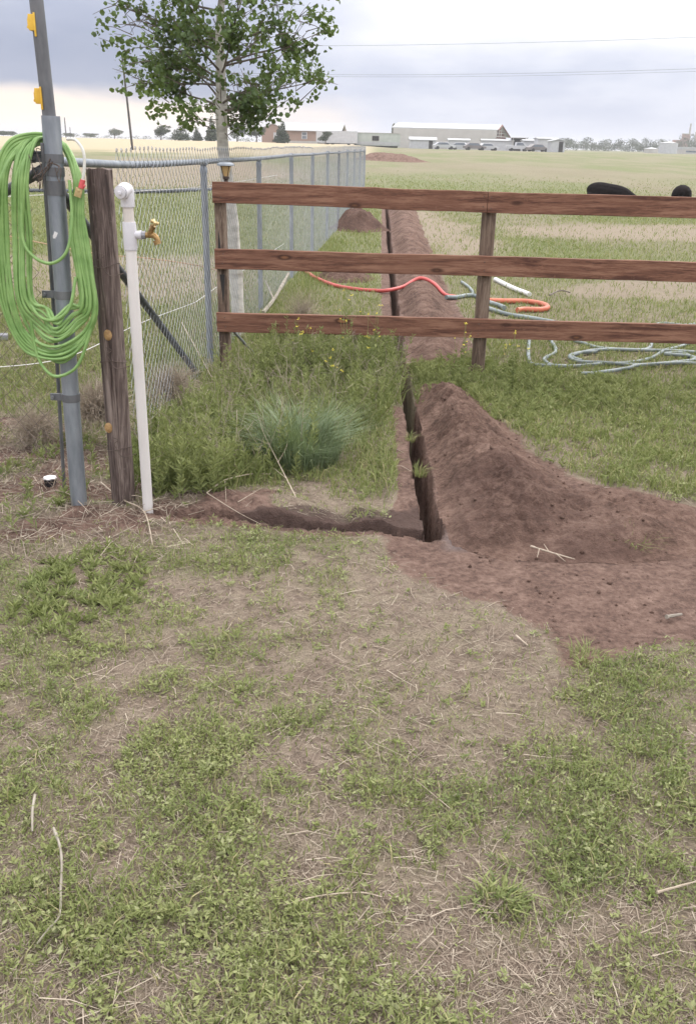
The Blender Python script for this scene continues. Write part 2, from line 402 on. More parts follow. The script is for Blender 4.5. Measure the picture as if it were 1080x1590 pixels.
TR_Y = np.array([3.65, 5.5, 7.1, 12.0, 24.0, 70.0]); TR_X = np.array([0.385, 0.385, 0.385, 0.50, 0.81, 2.0])
def tr_x(y): return np.interp(y, TR_Y, TR_X)
def tr_wob(y): return 0.022 * (fbm(np.asarray(y, float) * 2.6, np.zeros_like(y) + 2.0, 71, 4) - 0.5) * 2
def side_y(x): return 3.80 - 0.10 * ss(-0.9, 0.4, x) - 0.015 + 0.03 * (fbm(np.asarray(x, float) * 3.5, np.zeros_like(x) + 5.0, 81, 3) - 0.5) * 2 + 0.022 * (fbm(np.asarray(x, float) * 15, np.zeros_like(x) + 5.0, 85, 2) - 0.5) * 2

P_FAN = poly_px([(650, 640), (712, 606), (800, 690), (860, 735), (1000, 775), (1100, 822), (1300, 900), (1250, 1040), (1090, 1010), (980, 1000), (880, 1010), (835, 955), (800, 925), (700, 912), (650, 880), (630, 845), (640, 828), (662, 818)])
P_BERMBASE = np.array([(0.33, 6.9), (0.95, 6.9), (1.05, 8.5), (1.12, 12), (1.5, 24), (1.75, 35), (1.05, 35), (0.75, 24), (0.42, 12)])
P_TRACK = poly_px([(620, 330), (660, 330), (700, 350), (760, 385), (700, 400), (660, 365)])
P_BARE_R = poly_px([(860, 452), (960, 440), (1300, 436), (1300, 470), (1000, 466), (900, 462)])
P_BARE_R2 = poly_px([(800, 352), (1100, 350), (1300, 356), (1300, 374), (1000, 372), (820, 366)])
P_BARE_C = poly_px([(400, 960), (560, 900), (700, 915), (830, 960), (850, 1080), (760, 1190), (560, 1150), (420, 1060)])
P_LEFTDIRT = poly_px([(-250, 690), (-60, 640), (80, 650), (135, 700), (215, 770), (330, 775), (420, 772), (430, 806), (250, 822), (100, 830), (-300, 880)])
P_BROWN_L = poly_px([(-500, 252), (330, 252), (400, 262), (420, 285), (320, 292), (-500, 288)])
P_BROWN_L2 = poly_px([(-300, 400), (220, 396), (330, 400), (360, 440), (300, 470), (100, 462), (-300, 480)])
P_WET = poly_px([(690, 830), (740, 800), (800, 800), (820, 830), (770, 850), (700, 850)])
P_MOIST_SHADE = poly_px([(380, 806), (470, 800), (560, 798), (640, 800), (672, 790), (690, 836), (650, 828), (560, 825), (450, 820), (380, 816)])  # outline of the side trench band: painted shade plus damp dug soil
P_STRIP = poly_px([(612, 640), (636, 640), (655, 790), (668, 818), (600, 822), (622, 780)])
P_EDGE = poly_px([(230, 836), (440, 832), (600, 838), (630, 870), (540, 895), (300, 880)])
P_LUSH = poly_px([(760, 1260), (840, 1060), (1000, 1020), (1250, 1020), (1400, 1330), (1000, 1320)])
P_FENCEBASE = poly_px([(230, 640), (250, 560), (330, 560), (350, 590), (300, 640)])

def soil_mask(x, y):
    a = poly_mask(x, y, P_FAN, 0.20, 0.15, 11, 4.0)
    b = poly_mask(x, y, P_BERMBASE, 0.12, 0.10, 21, 3.0)
    c = poly_mask(x, y, P_LEFTDIRT, 0.16, 0.12, 31, 3.0) * ss(0.36, 0.62, fbm(x * 4, y * 4, 37, 4)) * 0.8
    d = poly_mask(x, y, P_STRIP, 0.03, 0.02, 41, 8.0)
    st = ss(0.085, 0.05, np.abs(y - side_y(x))) * ss(-1.0, -0.85, x) * ss(0.5, 0.4, x)
    lip = ss(0.17, 0.11, np.abs(x - tr_x(y))) * (y > 6.9) * (y < 35) * 0.9
    return np.clip(np.maximum.reduce([a, b, c, d, st, lip]), 0, 1)
def bare_mask(x, y):
    return np.clip(np.maximum.reduce([poly_mask(x, y, P_TRACK, 0.8, 0.6, 3, 0.7), poly_mask(x, y, P_BARE_R, 0.3, 0.3, 5, 1.0), poly_mask(x, y, P_BARE_R2, 0.8, 0.7, 6, 0.5),
                       0.75 * poly_mask(x, y, P_BARE_C, 0.25, 0.25, 7, 2.0), 0.9 * poly_mask(x, y, P_BROWN_L, 2.5, 2.0, 8, 0.2), 0.8 * poly_mask(x, y, P_BROWN_L2, 0.6, 0.6, 9, 0.7)]), 0, 1)
def green_mask(x, y):
    wx = x + 0.12 * (fbm(x * 4, y * 4, 91, 3) - 0.5); wy = y + 0.12 * (fbm(x * 4, y * 4, 95, 3) - 0.5)
    big = fbm(wx * 0.9, wy * 0.9, 101, 3); mid = fbm(wx * 5.2, wy * 5.2, 131, 5, 0.62)
    near = ss(0.29, 0.71, 0.20 * big + 0.80 * mid)
    near = np.where(y > 4.4, np.maximum(near, ss(4.4, 5.6, y) * (0.35 + 0.55 * big)), near)
    near = np.clip(near + 0.35 * poly_mask(x, y, P_EDGE, 0.08, 0.08, 98, 4.0) + 0.30 * poly_mask(x, y, P_LUSH, 0.25, 0.2, 97, 2.0) - 0.10 * (y < 3.6) * (1 - poly_mask(x, y, P_LUSH, 0.25, 0.2, 97, 2.0)), 0, 1)
    far = ss(0.28, 0.56, fbm(x * 0.13, y * 0.05, 151, 5))
    g = np.where(y < 9, near, 0.35 * near + 0.65 * far)
    return np.clip(g * (1 - soil_mask(x, y)) * (1 - 0.88 * bare_mask(x, y)), 0, 1)
def rise(x, y):
    k = ss(35, 170, y)
    lf = ss(0.06, -0.02, np.asarray(x) / np.maximum(y, 1.0))
    return k * (1.0 + 0.50 * lf)
def ground_z(x, y, holes=True):
    x = np.asarray(x, float); y = np.asarray(y, float)
    z = rise(x, y) + 0.05 * (fbm(x * 0.7, y * 0.7, 201, 3) - 0.5) * ss(1.0, 3.0, y) + 0.028 * (fbm(x * 5, y * 5, 211, 4) - 0.5)
    z = z + 0.010 * (fbm(x * 22, y * 22, 221, 3) - 0.5) * ss(20, 8, y)
    z = z + 0.25 * (fbm(x * 0.04, y * 0.04, 231, 4) - 0.5) * ss(15, 60, y) * ss(300, 150, y)
    # soil heaped along the little side trench and round the posts
    z = z + 0.05 * poly_mask(x, y, P_LEFTDIRT, 0.2, 0.08, 31, 4.0) * fbm(x * 6, y * 6, 241, 3)
    z = z + 0.06 * ss(0.20, 0.08, np.abs(y - side_y(x) - 0.12)) * ss(-0.95, -0.7, x) * ss(0.3, 0.1, x) * fbm(x * 9, y * 9, 251, 3)
    lipn = fbm(x * 12, y * 7, 291, 4)
    z = z + 0.055 * lipn * ss(0.13, 0.075, np.abs(x - tr_x(y) + 0.10) + 0.03 * (lipn - 0.5)) * ss(3.75, 3.95, y) * ss(6.6, 5.8, y)
    if holes:
        w = 0.036 + 0.018 * (fbm(y * 5.0, x * 0 + 1.0, 261, 4) - 0.5) * 2
        w = w * (1 - 0.25 * ss(5, 9, y))
        d = np.abs(x - tr_x(y) - tr_wob(y))
        cut = ss(w + 0.012, w - 0.006, d) * ss(3.70, 3.76, y) * ss(36, 33, y)
        z = z - 0.42 * cut
        ws = np.interp(x, [-0.9, -0.3, 0.0, 0.35], [0.012, 0.016, 0.024, 0.032]) + 0.028 * (fbm(x * 5.0, y * 0 + 3.0, 271, 3) - 0.5) * 2
        ds = np.abs(y - side_y(x))
        fill = ss(-0.35, 0.02, x) * 0.75 + 0.25 + 0.12 * (fbm(x * 7, y * 0 + 8., 281, 3) - 0.5)
        cut2 = ss(ws + 0.012, ws - 0.006, ds) * ss(-0.95, -0.85, x) * ss(0.42, 0.38, x)
        z = z - 0.34 * fill * cut2 * (1 - cut)
    return z

# ------------------------------------------------------------------ ground sheet
def axis_pts(a, b, step, lo, hi, ratio):
    c = list(np.arange(a, b + 1e-9, step)); s = step; r = [b]
    while r[-1] < hi: s *= ratio; r.append(r[-1] + s)
    s = step; l = [a]
    while l[-1] > lo: s *= ratio; l.append(l[-1] - s)
    return np.array(l[:0:-1] + c + r[1:])
gx = axis_pts(-2.1, 2.1, 0.0135, -2500, 2500, 1.085)
gy = axis_pts(0.7, 7.6, 0.0145, -300, 4200, 1.07)
GX, GY = np.meshgrid(gx, gy)
GZ = ground_z(GX, GY)
nx, ny = len(gx), len(gy)
idx = np.arange(nx * ny).reshape(ny, nx)
q = np.stack([idx[:-1, :-1], idx[:-1, 1:], idx[1:, 1:], idx[1:, :-1]], -1).reshape(-1, 4)
sm = soil_mask(GX, GY); bmk = bare_mask(GX, GY); gm = green_mask(GX, GY); wet = poly_mask(GX, GY, P_WET, 0.06, 0.05, 51, 6.0); moist_shade = poly_mask(GX, GY, P_MOIST_SHADE, 0.04, 0.07, 53, 7.0)

mt, t, p, o = mat_new('pasture_ground')
def attr(t, n): return N(t, 'ShaderNodeAttribute', attribute_name=n).outputs['Fac']
oc = coords(t)
nf = noise(t, oc, 38, 6, 0.65); nm = noise(t, oc, 7, 6, 0.68); nb = noise(t, coords(t, (1, 0.4, 1)), 0.22, 6, 0.6); nn = noise(t, oc, 160, 3, 0.6)
earth = ramp(t, mth(t, 'MULTIPLY_ADD', nm, 0.4, mth(t, 'MULTIPLY', nf, 0.6)), [(0.34, (0.13, 0.098, 0.08)), (0.5, (0.235, 0.18, 0.142)), (0.66, (0.335, 0.272, 0.218))])
thatch = ramp(t, nn, [(0.35, (0.19, 0.15, 0.115)), (0.7, (0.36, 0.30, 0.225))])
earth = mixc(t, sstep(t, nm, 0.42, 0.62), earth, thatch)
fresh = ramp(t, mth(t, 'MULTIPLY_ADD', nm, 0.45, mth(t, 'MULTIPLY', nf, 0.55)), [(0.36, (0.075, 0.046, 0.037)), (0.5, (0.165, 0.105, 0.084)), (0.65, (0.265, 0.18, 0.145))])
turf = ramp(t, nf, [(0.3, (0.10, 0.125, 0.052)), (0.5, (0.15, 0.175, 0.073)), (0.7, (0.215, 0.225, 0.105))])
fartan = ramp(t, nf, [(0.3, (0.145, 0.135, 0.08)), (0.7, (0.225, 0.205, 0.13))])
dist = N(t, 'ShaderNodeSeparateXYZ'); t.links.new(oc, dist.inputs[0])
farf = sstep(t, dist.outputs[1], 5.0, 14.0)
gfac = mth(t, 'MULTIPLY', attr(t, 'green'), mth(t, 'MULTIPLY_ADD', farf, 0.62, 0.32))
dry = mixc(t, farf, earth, mixc(t, 0.6, fartan, earth))
col = mixc(t, gfac, dry, turf)
# bare soil beyond the wire and along the track keeps its own pinkish colour
col = mixc(t, mth(t, 'MULTIPLY', attr(t, 'bare'), mth(t, 'MULTIPLY', farf, 0.62)), col, mixc(t, nf, (0.25, 0.20, 0.155), (0.35, 0.29, 0.225)))
# streaks of dry grass across the open pasture
dryfar = mth(t, 'MULTIPLY', mth(t, 'MULTIPLY', sstep(t, dist.outputs[1], 16, 70), sstep(t, nb, 0.44, 0.60)), 0.75)
col = mixc(t, dryfar, col, (0.225, 0.20, 0.135))
# the dry stubble field on the left beyond
hay = mth(t, 'MULTIPLY', sstep(t, mth(t, 'MULTIPLY_ADD', nb, 30.0, dist.outputs[1]), 92, 112), sstep(t, mth(t, 'DIVIDE', dist.outputs[0], mth(t, 'MAXIMUM', dist.outputs[1], 1.0)), 0.03, 0.0))
col = mixc(t, hay, col, mixc(t, nf, (0.37, 0.31, 0.21), (0.43, 0.365, 0.25)))
soilf = sstep(t, mth(t, 'ADD', attr(t, 'soil'), mth(t, 'MULTIPLY_ADD', nf, 0.6, -0.3)), 0.25, 0.62)
col = mixc(t, soilf, col, fresh)
col = mixc(t, mth(t, 'MULTIPLY', attr(t, 'moist_shade'), 0.8), col, (0.07, 0.046, 0.04))  # shade of the side trench slot painted into the colour, with damp soil
col = mixc(t, mth(t, 'MULTIPLY', attr(t, 'wet'), 0.7), col, (0.13, 0.105, 0.105))
t.links.new(col, p.inputs['Base Color'])
t.links.new(mth(t, 'MULTIPLY_ADD', attr(t, 'wet'), -0.45, 0.92), p.inputs['Roughness'])
p.inputs['Specular IOR Level'].default_value = 0.2
bump(t, p, mth(t, 'MULTIPLY_ADD', nn, 0.45, nf), 0.95, 0.028)
M['ground'] = mt
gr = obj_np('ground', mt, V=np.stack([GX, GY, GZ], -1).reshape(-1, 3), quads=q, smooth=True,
            tint={'soil': sm.ravel(), 'bare': bmk.ravel(), 'green': gm.ravel(), 'wet': wet.ravel(), 'moist_shade': moist_shade.ravel()})
tag(gr, 'patchy pasture ground with a narrow trench cut into it', kind='structure')

# fresh soil for the heaps
mt, t, p, o = mat_new('fresh_soil')
oc = coords(t)
nf = noise(t, oc, 34, 6, 0.68); nm = noise(t, oc, 5, 5, 0.6); nn = noise(t, oc, 150, 3, 0.6)
col = ramp(t, mth(t, 'MULTIPLY_ADD', nm, 0.5, mth(t, 'MULTIPLY', nf, 0.5)), [(0.36, (0.075, 0.046, 0.036)), (0.5, (0.165, 0.104, 0.082)), (0.65, (0.275, 0.185, 0.148))])
at_ = N(t, 'ShaderNodeAttribute', attribute_name='tint')
col = mixc(t, mth(t, 'MULTIPLY', at_.outputs['Fac'], 0.55), col, (0.085, 0.05, 0.042))
t.links.new(col, p.inputs['Base Color']); p.inputs['Roughness'].default_value = 0.95; p.inputs['Specular IOR Level'].default_value = 0.15
bump(t, p, mth(t, 'MULTIPLY_ADD', nn, 0.45, nf), 1.0, 0.03)
M['soil'] = mt

def heap(name, label, cat, xs, ys, hfun, damp=None, group=None):
    X, Y = np.meshgrid(xs, ys); Hh = hfun(X, Y)
    base = ground_z(X, Y, holes=False)
    Z = base + np.maximum(Hh, -0.014)
    n_x, n_y = len(xs), len(ys); id_ = np.arange(n_x * n_y).reshape(n_y, n_x)
    qq = np.stack([id_[:-1, :-1], id_[:-1, 1:], id_[1:, 1:], id_[1:, :-1]], -1)
    keep = (np.maximum.reduce([Hh[:-1, :-1], Hh[:-1, 1:], Hh[1:, 1:], Hh[1:, :-1]]) > 0.002)
    qq = qq[keep].reshape(-1, 4)
    used, inv = np.unique(qq, return_inverse=True)
    V = np.stack([X, Y, Z], -1).reshape(-1, 3)[used]
    tn = np.zeros(len(used)) if damp is None else damp(X, Y).ravel()[used]
    ob = obj_np(name, M['soil'], V=V, quads=inv.reshape(-1, 4), smooth=True, tint=tn)
    return tag(ob, label, cat, group)

def clods(x, y, f=9., seed=300):
    r = 1 - np.abs(2 * fbm(x * f, y * f, seed, 4, 0.55) - 1)
    return r
# near ridge right of the trench
RIDGE_TOP = 6.15
def near_ridge(X, Y):
    t_ = X - tr_x(Y) - 0.055
    s = np.clip((Y - 3.6) / (RIDGE_TOP - 3.6), 0, 1)
    wdt = np.interp(Y, [3.5, 3.9, 4.4, 5.0, 5.6, 6.0, 6.25], [0.45, 0.80, 0.66, 0.56, 0.48, 0.42, 0.34])
    hgt = np.interp(Y, [3.55, 3.68, 3.95, 4.3, 4.8, 5.4, 5.9, 6.25], [0.0, 0.05, 0.105, 0.12, 0.115, 0.10, 0.075, 0.0])
    wv = 0.10 * (fbm(X * 3, Y * 3, 311, 3) - 0.5)
    tt = (t_ + wv * 0.5) / wdt
    prof = ss(-0.06, 0.42, tt) * ss(1.08, 0.42, tt)
    h = hgt * prof * (0.78 + 0.45 * fbm(X * 4, Y * 4, 321, 3))
    h = h + prof * (hgt > 0.01) * (0.075 * (clods(X, Y, 5, 331) - 0.55) + 0.055 * (clods(X, Y, 12, 341) - 0.5) + 0.030 * (clods(X, Y, 27, 351) - 0.5) - 0.05 * ss(0.16, 0.0, np.abs(fbm(X * 3.4, Y * 2.2, 391, 4) - 0.5) * 2) + 0.03 * np.round(4 * fbm(X * 4.5, Y * 3.5, 397, 4)) / 4)
    # low tongue of soil spreading to the right front
    tongue = ss(0.55, 0.0, np.hypot((X - 1.05) / 1.0, (Y - 3.85) / 0.55) - 0.35) * (0.085 * (0.3 + 1.2 * fbm(X * 5, Y * 5, 361, 4)) + 0.03 * (clods(X, Y, 14, 365) - 0.6))
    h = np.maximum(h, tongue * ss(0.0, 0.1, t_))
    return np.where(t_ > -0.015, h - 0.006, -1)
def damp_near(X, Y):
    a = poly_mask(X, Y, poly_px([(720, 760), (800, 740), (900, 790), (960, 860), (860, 880), (760, 850), (700, 840)]), 0.12, 0.1, 61, 5.0)
    return np.clip(a * (0.6 + 0.8 * (fbm(X * 8, Y * 8, 371, 3) - 0.3)), 0, 1)
heap('dirt_pile', 'long ridge of fresh reddish brown soil beside the trench, in front of the plank fence', 'dirt pile',
     np.arange(0.40, 2.3, 0.0095), np.arange(3.2, 6.4, 0.0105), near_ridge, damp_near)
def berm(X, Y):
    t_ = X - tr_x(Y) - 0.05
    wdt = np.interp(Y, [6.85, 7.5, 9, 12, 24, 60], [0.42, 0.52, 0.58, 0.60, 0.72, 0.9])
    hgt = np.interp(Y, [6.85, 7.2, 8.5, 12, 24, 32, 35], [0.0, 0.07, 0.11, 0.14, 0.16, 0.12, 0.0])
    tt = (t_ + 0.12 * (fbm(X * 2.5, Y * 2.5, 401, 3) - 0.5)) / wdt
    prof = ss(-0.04, 0.40, tt) * ss(1.05, 0.5, tt)
    return np.where(t_ > -0.01, hgt * prof * (0.65 + 0.7 * fbm(X * 3, Y * 2, 411, 3)) + prof * (0.06 * (clods(X, Y, 3, 421) - 0.55) + 0.035 * ss(16, 9, Y) * (clods(X, Y, 11, 431) - 0.5)) - 0.008, -1)
ys = [6.8]
while ys[-1] < 35.5: ys.append(ys[-1] + 0.022 * (ys[-1] / 6.8) ** 1.3)
heap('dirt_berm', 'low berm of brown soil running along the trench behind the plank fence', 'dirt pile', np.arange(0.3, 3.1, 0.02), np.array(ys), berm)
def mound(cx, cy, rx, ry, hh, seed):
    def f(X, Y):
        d = np.hypot((X - cx) / rx, (Y - cy) / ry) + 0.5 * (fbm(X / rx * 1.3, Y / rx * 1.3, seed, 3) - 0.5)
        pr = ss(1.0, 0.15, d)
        return hh * pr * (0.6 + 0.8 * fbm(X / rx * 3, Y / rx * 3, seed + 9, 4)) - 0.012
    return f
c = gnd(556, 357)
heap('dirt_mound', 'small dark mound of dug soil at the foot of the far chain link fence', 'dirt mound', np.arange(c[0] - 0.75, c[0] + 0.85, 0.03), np.arange(c[1] - 0.7, c[1] + 0.8, 0.03), mound(c[0], c[1], 0.62, 0.55, 0.40, 501), lambda X, Y: np.full(X.shape, 0.75))
c = gnd(536, 432)
heap('dirt_mound', 'flat heap of brown soil left of the trench under the middle plank', 'dirt mound', np.arange(c[0] - 0.6, c[0] + 0.6, 0.022), np.arange(c[1] - 0.6, c[1] + 0.9, 0.025), mound(c[0], c[1], 0.46, 0.55, 0.13, 511), lambda X, Y: np.full(X.shape, 0.5))
c = np.array([2.9, 84.0])
heap('dirt_mound', 'wide brown mound of earth in the pasture in front of the pale green trailer', 'dirt mound', np.arange(c[0] - 4.5, c[0] + 4.5, 0.12), np.arange(c[1] - 4, c[1] + 4, 0.15), mound(c[0], c[1], 3.6, 3.2, 0.65, 521))
# crumbs of soil scattered around the heap
def crumbs():
    n = 800
    X = RNG.uniform(0.3, 2.1, n * 4); Y = RNG.uniform(2.6, 6.8, n * 4)
    k = (soil_mask(X, Y) > 0.5) & (np.abs(X - tr_x(Y)) > 0.08); X = X[k][:n]; Y = Y[k][:n]
    n = len(X); r = 0.002 + 0.009 * RNG.random(n) ** 4
    Z = ground_z(X, Y) + np.maximum(near_ridge(X, Y), 0) + r * 0.3
    base = np.array([[1, 0, 0], [0, 1, 0], [-1, 0, 0], [0, -1, 0], [0, 0, 1], [0, 0, -1.0]])
    V = (base[None] * (0.6 + 0.8 * RNG.random((n, 6, 1)))) * r[:, None, None] + np.stack([X, Y, Z], -1)[:, None]
    T = np.array([[0, 1, 4], [1, 2, 4], [2, 3, 4], [3, 0, 4], [1, 0, 5], [2, 1, 5], [3, 2, 5], [0, 3, 5]])
    tr = (T[None] + 6 * np.arange(n)[:, None, None]).reshape(-1, 3)
    tag(obj_np('soil_crumbs', M['soil'], V=V.reshape(-1, 3), tris=tr, tint=np.repeat(RNG.random(n) * 0.0, 6), smooth=True), 'crumbs of loose brown soil scattered over the dug earth', kind='stuff')
crumbs()

# ------------------------------------------------------------------ plants
class Leaves:
    def __init__(s): s.V = []; s.Q = []; s.T = []; s.t = []; s.n = 0
    def _push(s, V, Q=None, T=None, tint=None, per=4):
        if Q is not None: s.Q.append(Q + s.n)
        if T is not None: s.T.append(T + s.n)
        s.V.append(V.reshape(-1, 3)); s.t.append(np.repeat(tint, per)); s.n += V.shape[0] * per
    def leaf(s, base, d, side, L, Wd, tint, fold=0.18):
        """kite-shaped leaves: base point, direction, side vector"""
        n = len(base); L = L[:, None]; Wd = Wd[:, None]
        nrm = np.cross(side, d)
        mid = base + d * L * 0.45
        V = np.stack([base, mid + side * Wd * 0.5 + nrm * Wd * fold, base + d * L, mid - side * Wd * 0.5 + nrm * Wd * fold], 1)
        i = 4 * np.arange(n)[:, None]
        s._push(V, Q=i + np.array([[0, 1, 2, 3]]), tint=tint, per=4)
    def blade(s, base, lean, h, w, bend, tint, side=None):
        """grass blades: three points up, bending along 'lean' (horizontal unit vectors)"""
        n = len(base)
        if side is None:
            a = RNG.uniform(0, 2 * math.pi, n); side = np.stack([np.cos(a), np.sin(a), 0 * a], -1)
        hh = h[:, None]; ww = w[:, None] / 2; bb = bend[:, None]
        z = np.array([0, 0, 1.0])
        p1 = base + z * hh * 0.5 + lean * hh * bb * 0.25
        p2 = base + z * hh * (1 - 0.35 * bb) + lean * hh * bb * 0.9
        V = np.stack([base - side * ww, base + side * ww, p1 + side * ww * 0.8, p1 - side * ww * 0.8, p2], 1)
        i = 5 * np.arange(n)[:, None]
        s._push(V, Q=i + np.array([[0, 1, 2, 3]]), T=i + np.array([[3, 2, 4]]), tint=tint, per=5)
    def stem(s, a, b, r, tint):
        """thin three-sided stems from a to b"""
        n = len(a); d = b - a; d /= np.linalg.norm(d, axis=1)[:, None] + 1e-9
        u = np.cross(d, np.array([0.3, 0.2, 0.93])); u /= np.linalg.norm(u, axis=1)[:, None] + 1e-9
        w = np.cross(d, u); V = []
        for p_, k in ((a, 1.0), (b, 0.6)):
            for an in (0, 2.094, 4.189): V.append(p_ + r[:, None] * k * (math.cos(an) * u + math.sin(an) * w))
        i = 6 * np.arange(n)[:, None]
        s._push(np.stack(V, 1), Q=np.concatenate([i + np.array([[0, 1, 4, 3]]), i + np.array([[1, 2, 5, 4]]), i + np.array([[2, 0, 3, 5]])]), tint=tint, per=6)
    def build(s, name, mat, parent=None):
        return obj_np(name, mat, parent, V=np.concatenate(s.V), quads=np.concatenate(s.Q) if s.Q else None, tris=np.concatenate(s.T) if s.T else None, tint=np.clip(np.concatenate(s.t), 0, 1))
def unit(n, zlo=-1, zhi=1):
    z = RNG.uniform(zlo, zhi, n); a = RNG.uniform(0, 2 * math.pi, n); r = np.sqrt(1 - z * z)
    return np.stack([r * np.cos(a), r * np.sin(a), z], -1)
def horiz(n):
    a = RNG.uniform(0, 2 * math.pi, n); return np.stack([np.cos(a), np.sin(a), 0 * a], -1)
def perp(d):
    h = unit(len(d)); s_ = np.cross(d, h); return s_ / (np.linalg.norm(s_, axis=1)[:, None] + 1e-9)
def area_pts(n, y0, y1, spread=0.52, off=0.25, power=1.0):
    """points over the wedge of ground in front, thinning with distance"""
    y = np.exp(RNG.uniform(math.log(y0), math.log(y1), n)) if power == 1 else y0 + (y1 - y0) * RNG.random(n) ** power
    x = RNG.uniform(-1, 1, n) * (y * spread + off)
    return x, y
def notrench(x, y):
    return ((np.abs(x - tr_x(y)) > 0.055) | (y < 3.62)) & ~((np.abs(y - side_y(x)) < 0.05) & (x > -0.9) & (x < 0.42))

def ground_weeds():
    L = Leaves(); G = Leaves()
    # clumps of small broad leaves
    x, y = area_pts(105000, 0.95, 9.0)
    gmv = green_mask(x, y); k = (RNG.random(len(x)) < (gmv ** 1.4 * 0.50 + 0.015) * np.clip(y / 2.5, 0.42, 1)) & (soil_mask(x, y) < 0.6) & notrench(x, y)
    x, y, gv = x[k], y[k], gmv[k]
    nC = len(x); per = 13
    ci = np.repeat(np.arange(nC), per); n = len(ci)
    rad_ = (0.007 + 0.042 * RNG.random(nC) ** 2.2) * (0.75 + 0.5 * gv)
    hgt = (0.006 + 0.042 * RNG.random(nC) ** 1.7) * (0.5 + 0.8 * gv)
    off = horiz(n) * np.sqrt(RNG.random(n))[:, None] * rad_[ci][:, None]
    bx, by = x[ci] + off[:, 0], y[ci] + off[:, 1]
    z = ground_z(x, y, False)[ci] + RNG.random(n) * hgt[ci] + 0.002
    d = unit(n, 0.0, 0.8); sd = perp(d); sd[:, 2] *= 0.3; sd /= np.linalg.norm(sd, axis=1)[:, None] + 1e-9
    kind = RNG.random(nC)
    ll = (0.005 + 0.010 * RNG.random(n)) * (0.7 + 0.9 * RNG.random(nC)[ci] ** 2) * np.where(kind[ci] < 0.6, 1.0, 1.45) * np.where(y[ci] > 4, 1.2, 1)
    tn = np.where(kind < 0.22, 0.80 + 0.2 * RNG.random(nC), 0.08 + 0.9 * fbm(x * 2.5, y * 2.5, 621, 3) + 0.3 * (RNG.random(nC) - 0.5))
    L.leaf(np.stack([bx, by, z], -1), d, sd, ll, ll * np.where(kind[ci] < 0.3, 0.55, np.where(kind[ci] < 0.6, 0.34, 0.20)), tn[ci] + 0.22 * (RNG.random(n) - 0.5))
    # grass blades
    x, y = area_pts(150000, 0.95, 10.0)
    gmv = green_mask(x, y); k = (RNG.random(len(x)) < (0.07 + gmv * 0.50) * np.clip(y / 2.2, 0.55, 1)) & notrench(x, y) & (soil_mask(x, y) < 0.5)
    x, y, gv = x[k], y[k], gmv[k]; n = len(x)
    h = (0.018 + 0.045 * RNG.random(n) ** 1.6) * (0.6 + 0.7 * gv) * np.where(y > 4.2, 1.35, 1.0)
    tn = 0.15 + 0.6 * fbm(x * 4, y * 4, 601, 3) + 0.35 * (RNG.random(n) - 0.5)
    tn = np.where(RNG.random(n) < 0.24, 0.9 + 0.1 * RNG.random(n), tn)
    G.blade(np.stack([x, y, ground_z(x, y, False)], -1), horiz(n), h, 0.0025 + 0.0022 * RNG.random(n) + 0.0005 * np.maximum(y - 3, 0), 0.2 + 0.9 * RNG.random(n), tn)
    # tufts of taller grass further back and along the fence line
    x, y = area_pts(430000, 4.2, 60.0, 0.50, 0.5)
    gmv = green_mask(x, y); k = (RNG.random(len(x)) < (0.05 + 0.65 * gmv) * ss(62, 22, y)) & (soil_mask(x, y) < 0.4) & notrench(x, y)
    x, y = x[k], y[k]; n = len(x)
    h = (0.035 + 0.065 * RNG.random(n) ** 1.5) * np.where(y > 14, 1.15, 1.0)
    tn = 0.16 + 0.62 * fbm(x * 1.5, y * 1.5, 611, 4) + 0.3 * (RNG.random(n) - 0.5) + 0.16 * ss(7, 14, y)
    tn = np.where(RNG.random(n) < 0.16, 0.88 + 0.12 * RNG.random(n), tn)
    G.blade(np.stack([x, y, ground_z(x, y, False) - 0.004], -1), horiz(n), h, 0.0028 + 0.00055 * y, 0.3 + 0.8 * RNG.random(n), tn)
    tag(L.build('ground_weeds', M['weed']), 'low broad-leaved weeds spreading over the bare pasture ground', kind='stuff')
    tag(G.build('grass', M['grass']), 'short patchy green grass of the pasture', kind='stuff')
    # dead straw lying about
    D = Leaves()
    x, y = area_pts(105000, 0.95, 9.0)
    k = (RNG.random(len(x)) < 0.9 - 0.35 * green_mask(x, y)) & (soil_mask(x, y) < 0.25 + 0.6 * RNG.random(len(x)) ** 2) & notrench(x, y); x, y = x[k], y[k]; n = len(x)
    a = np.stack([x, y, ground_z(x, y, False) + 0.002 + 0.005 * RNG.random(n)], -1)
    d = horiz(n); ln = 0.012 + 0.045 * RNG.random(n) ** 2.2; b = a + d * ln[:, None]; b[:, 2] = ground_z(b[:, 0], b[:, 1], False) + 0.002 + 0.010 * RNG.random(n) ** 2
    D.stem(a, b, 0.0005 + 0.0006 * RNG.random(n) + 0.0002 * np.maximum(y - 3, 0), RNG.random(n) ** 1.2)
    lo, hi = np.array([-2.4, 3.3]), np.array([-0.7, 5.2]); x = RNG.uniform(lo[0], hi[0], 5000); y = RNG.uniform(lo[1], hi[1], 5000); n = len(x)
    a = np.stack([x, y, ground_z(x, y, False) + 0.006 + 0.03 * RNG.random(n) ** 3], -1); d = horiz(n); ln = 0.02 + 0.10 * RNG.random(n) ** 2; b = a + d * ln[:, None]; b[:, 2] = ground_z(b[:, 0], b[:, 1], False) + 0.006 + 0.05 * RNG.random(n) ** 3
    D.stem(a, b, 0.0009 + 0.0014 * RNG.random(n) ** 2, 0.2 + 0.8 * RNG.random(n))
    x, y = area_pts(900, 1.0, 5.0); k = (soil_mask(x, y) < 0.4) & notrench(x, y); x, y = x[k], y[k]; n = len(x)
    a = np.stack([x, y, ground_z(x, y, False) + 0.006], -1); d = horiz(n); ln = 0.06 + 0.09 * RNG.random(n) ** 1.5
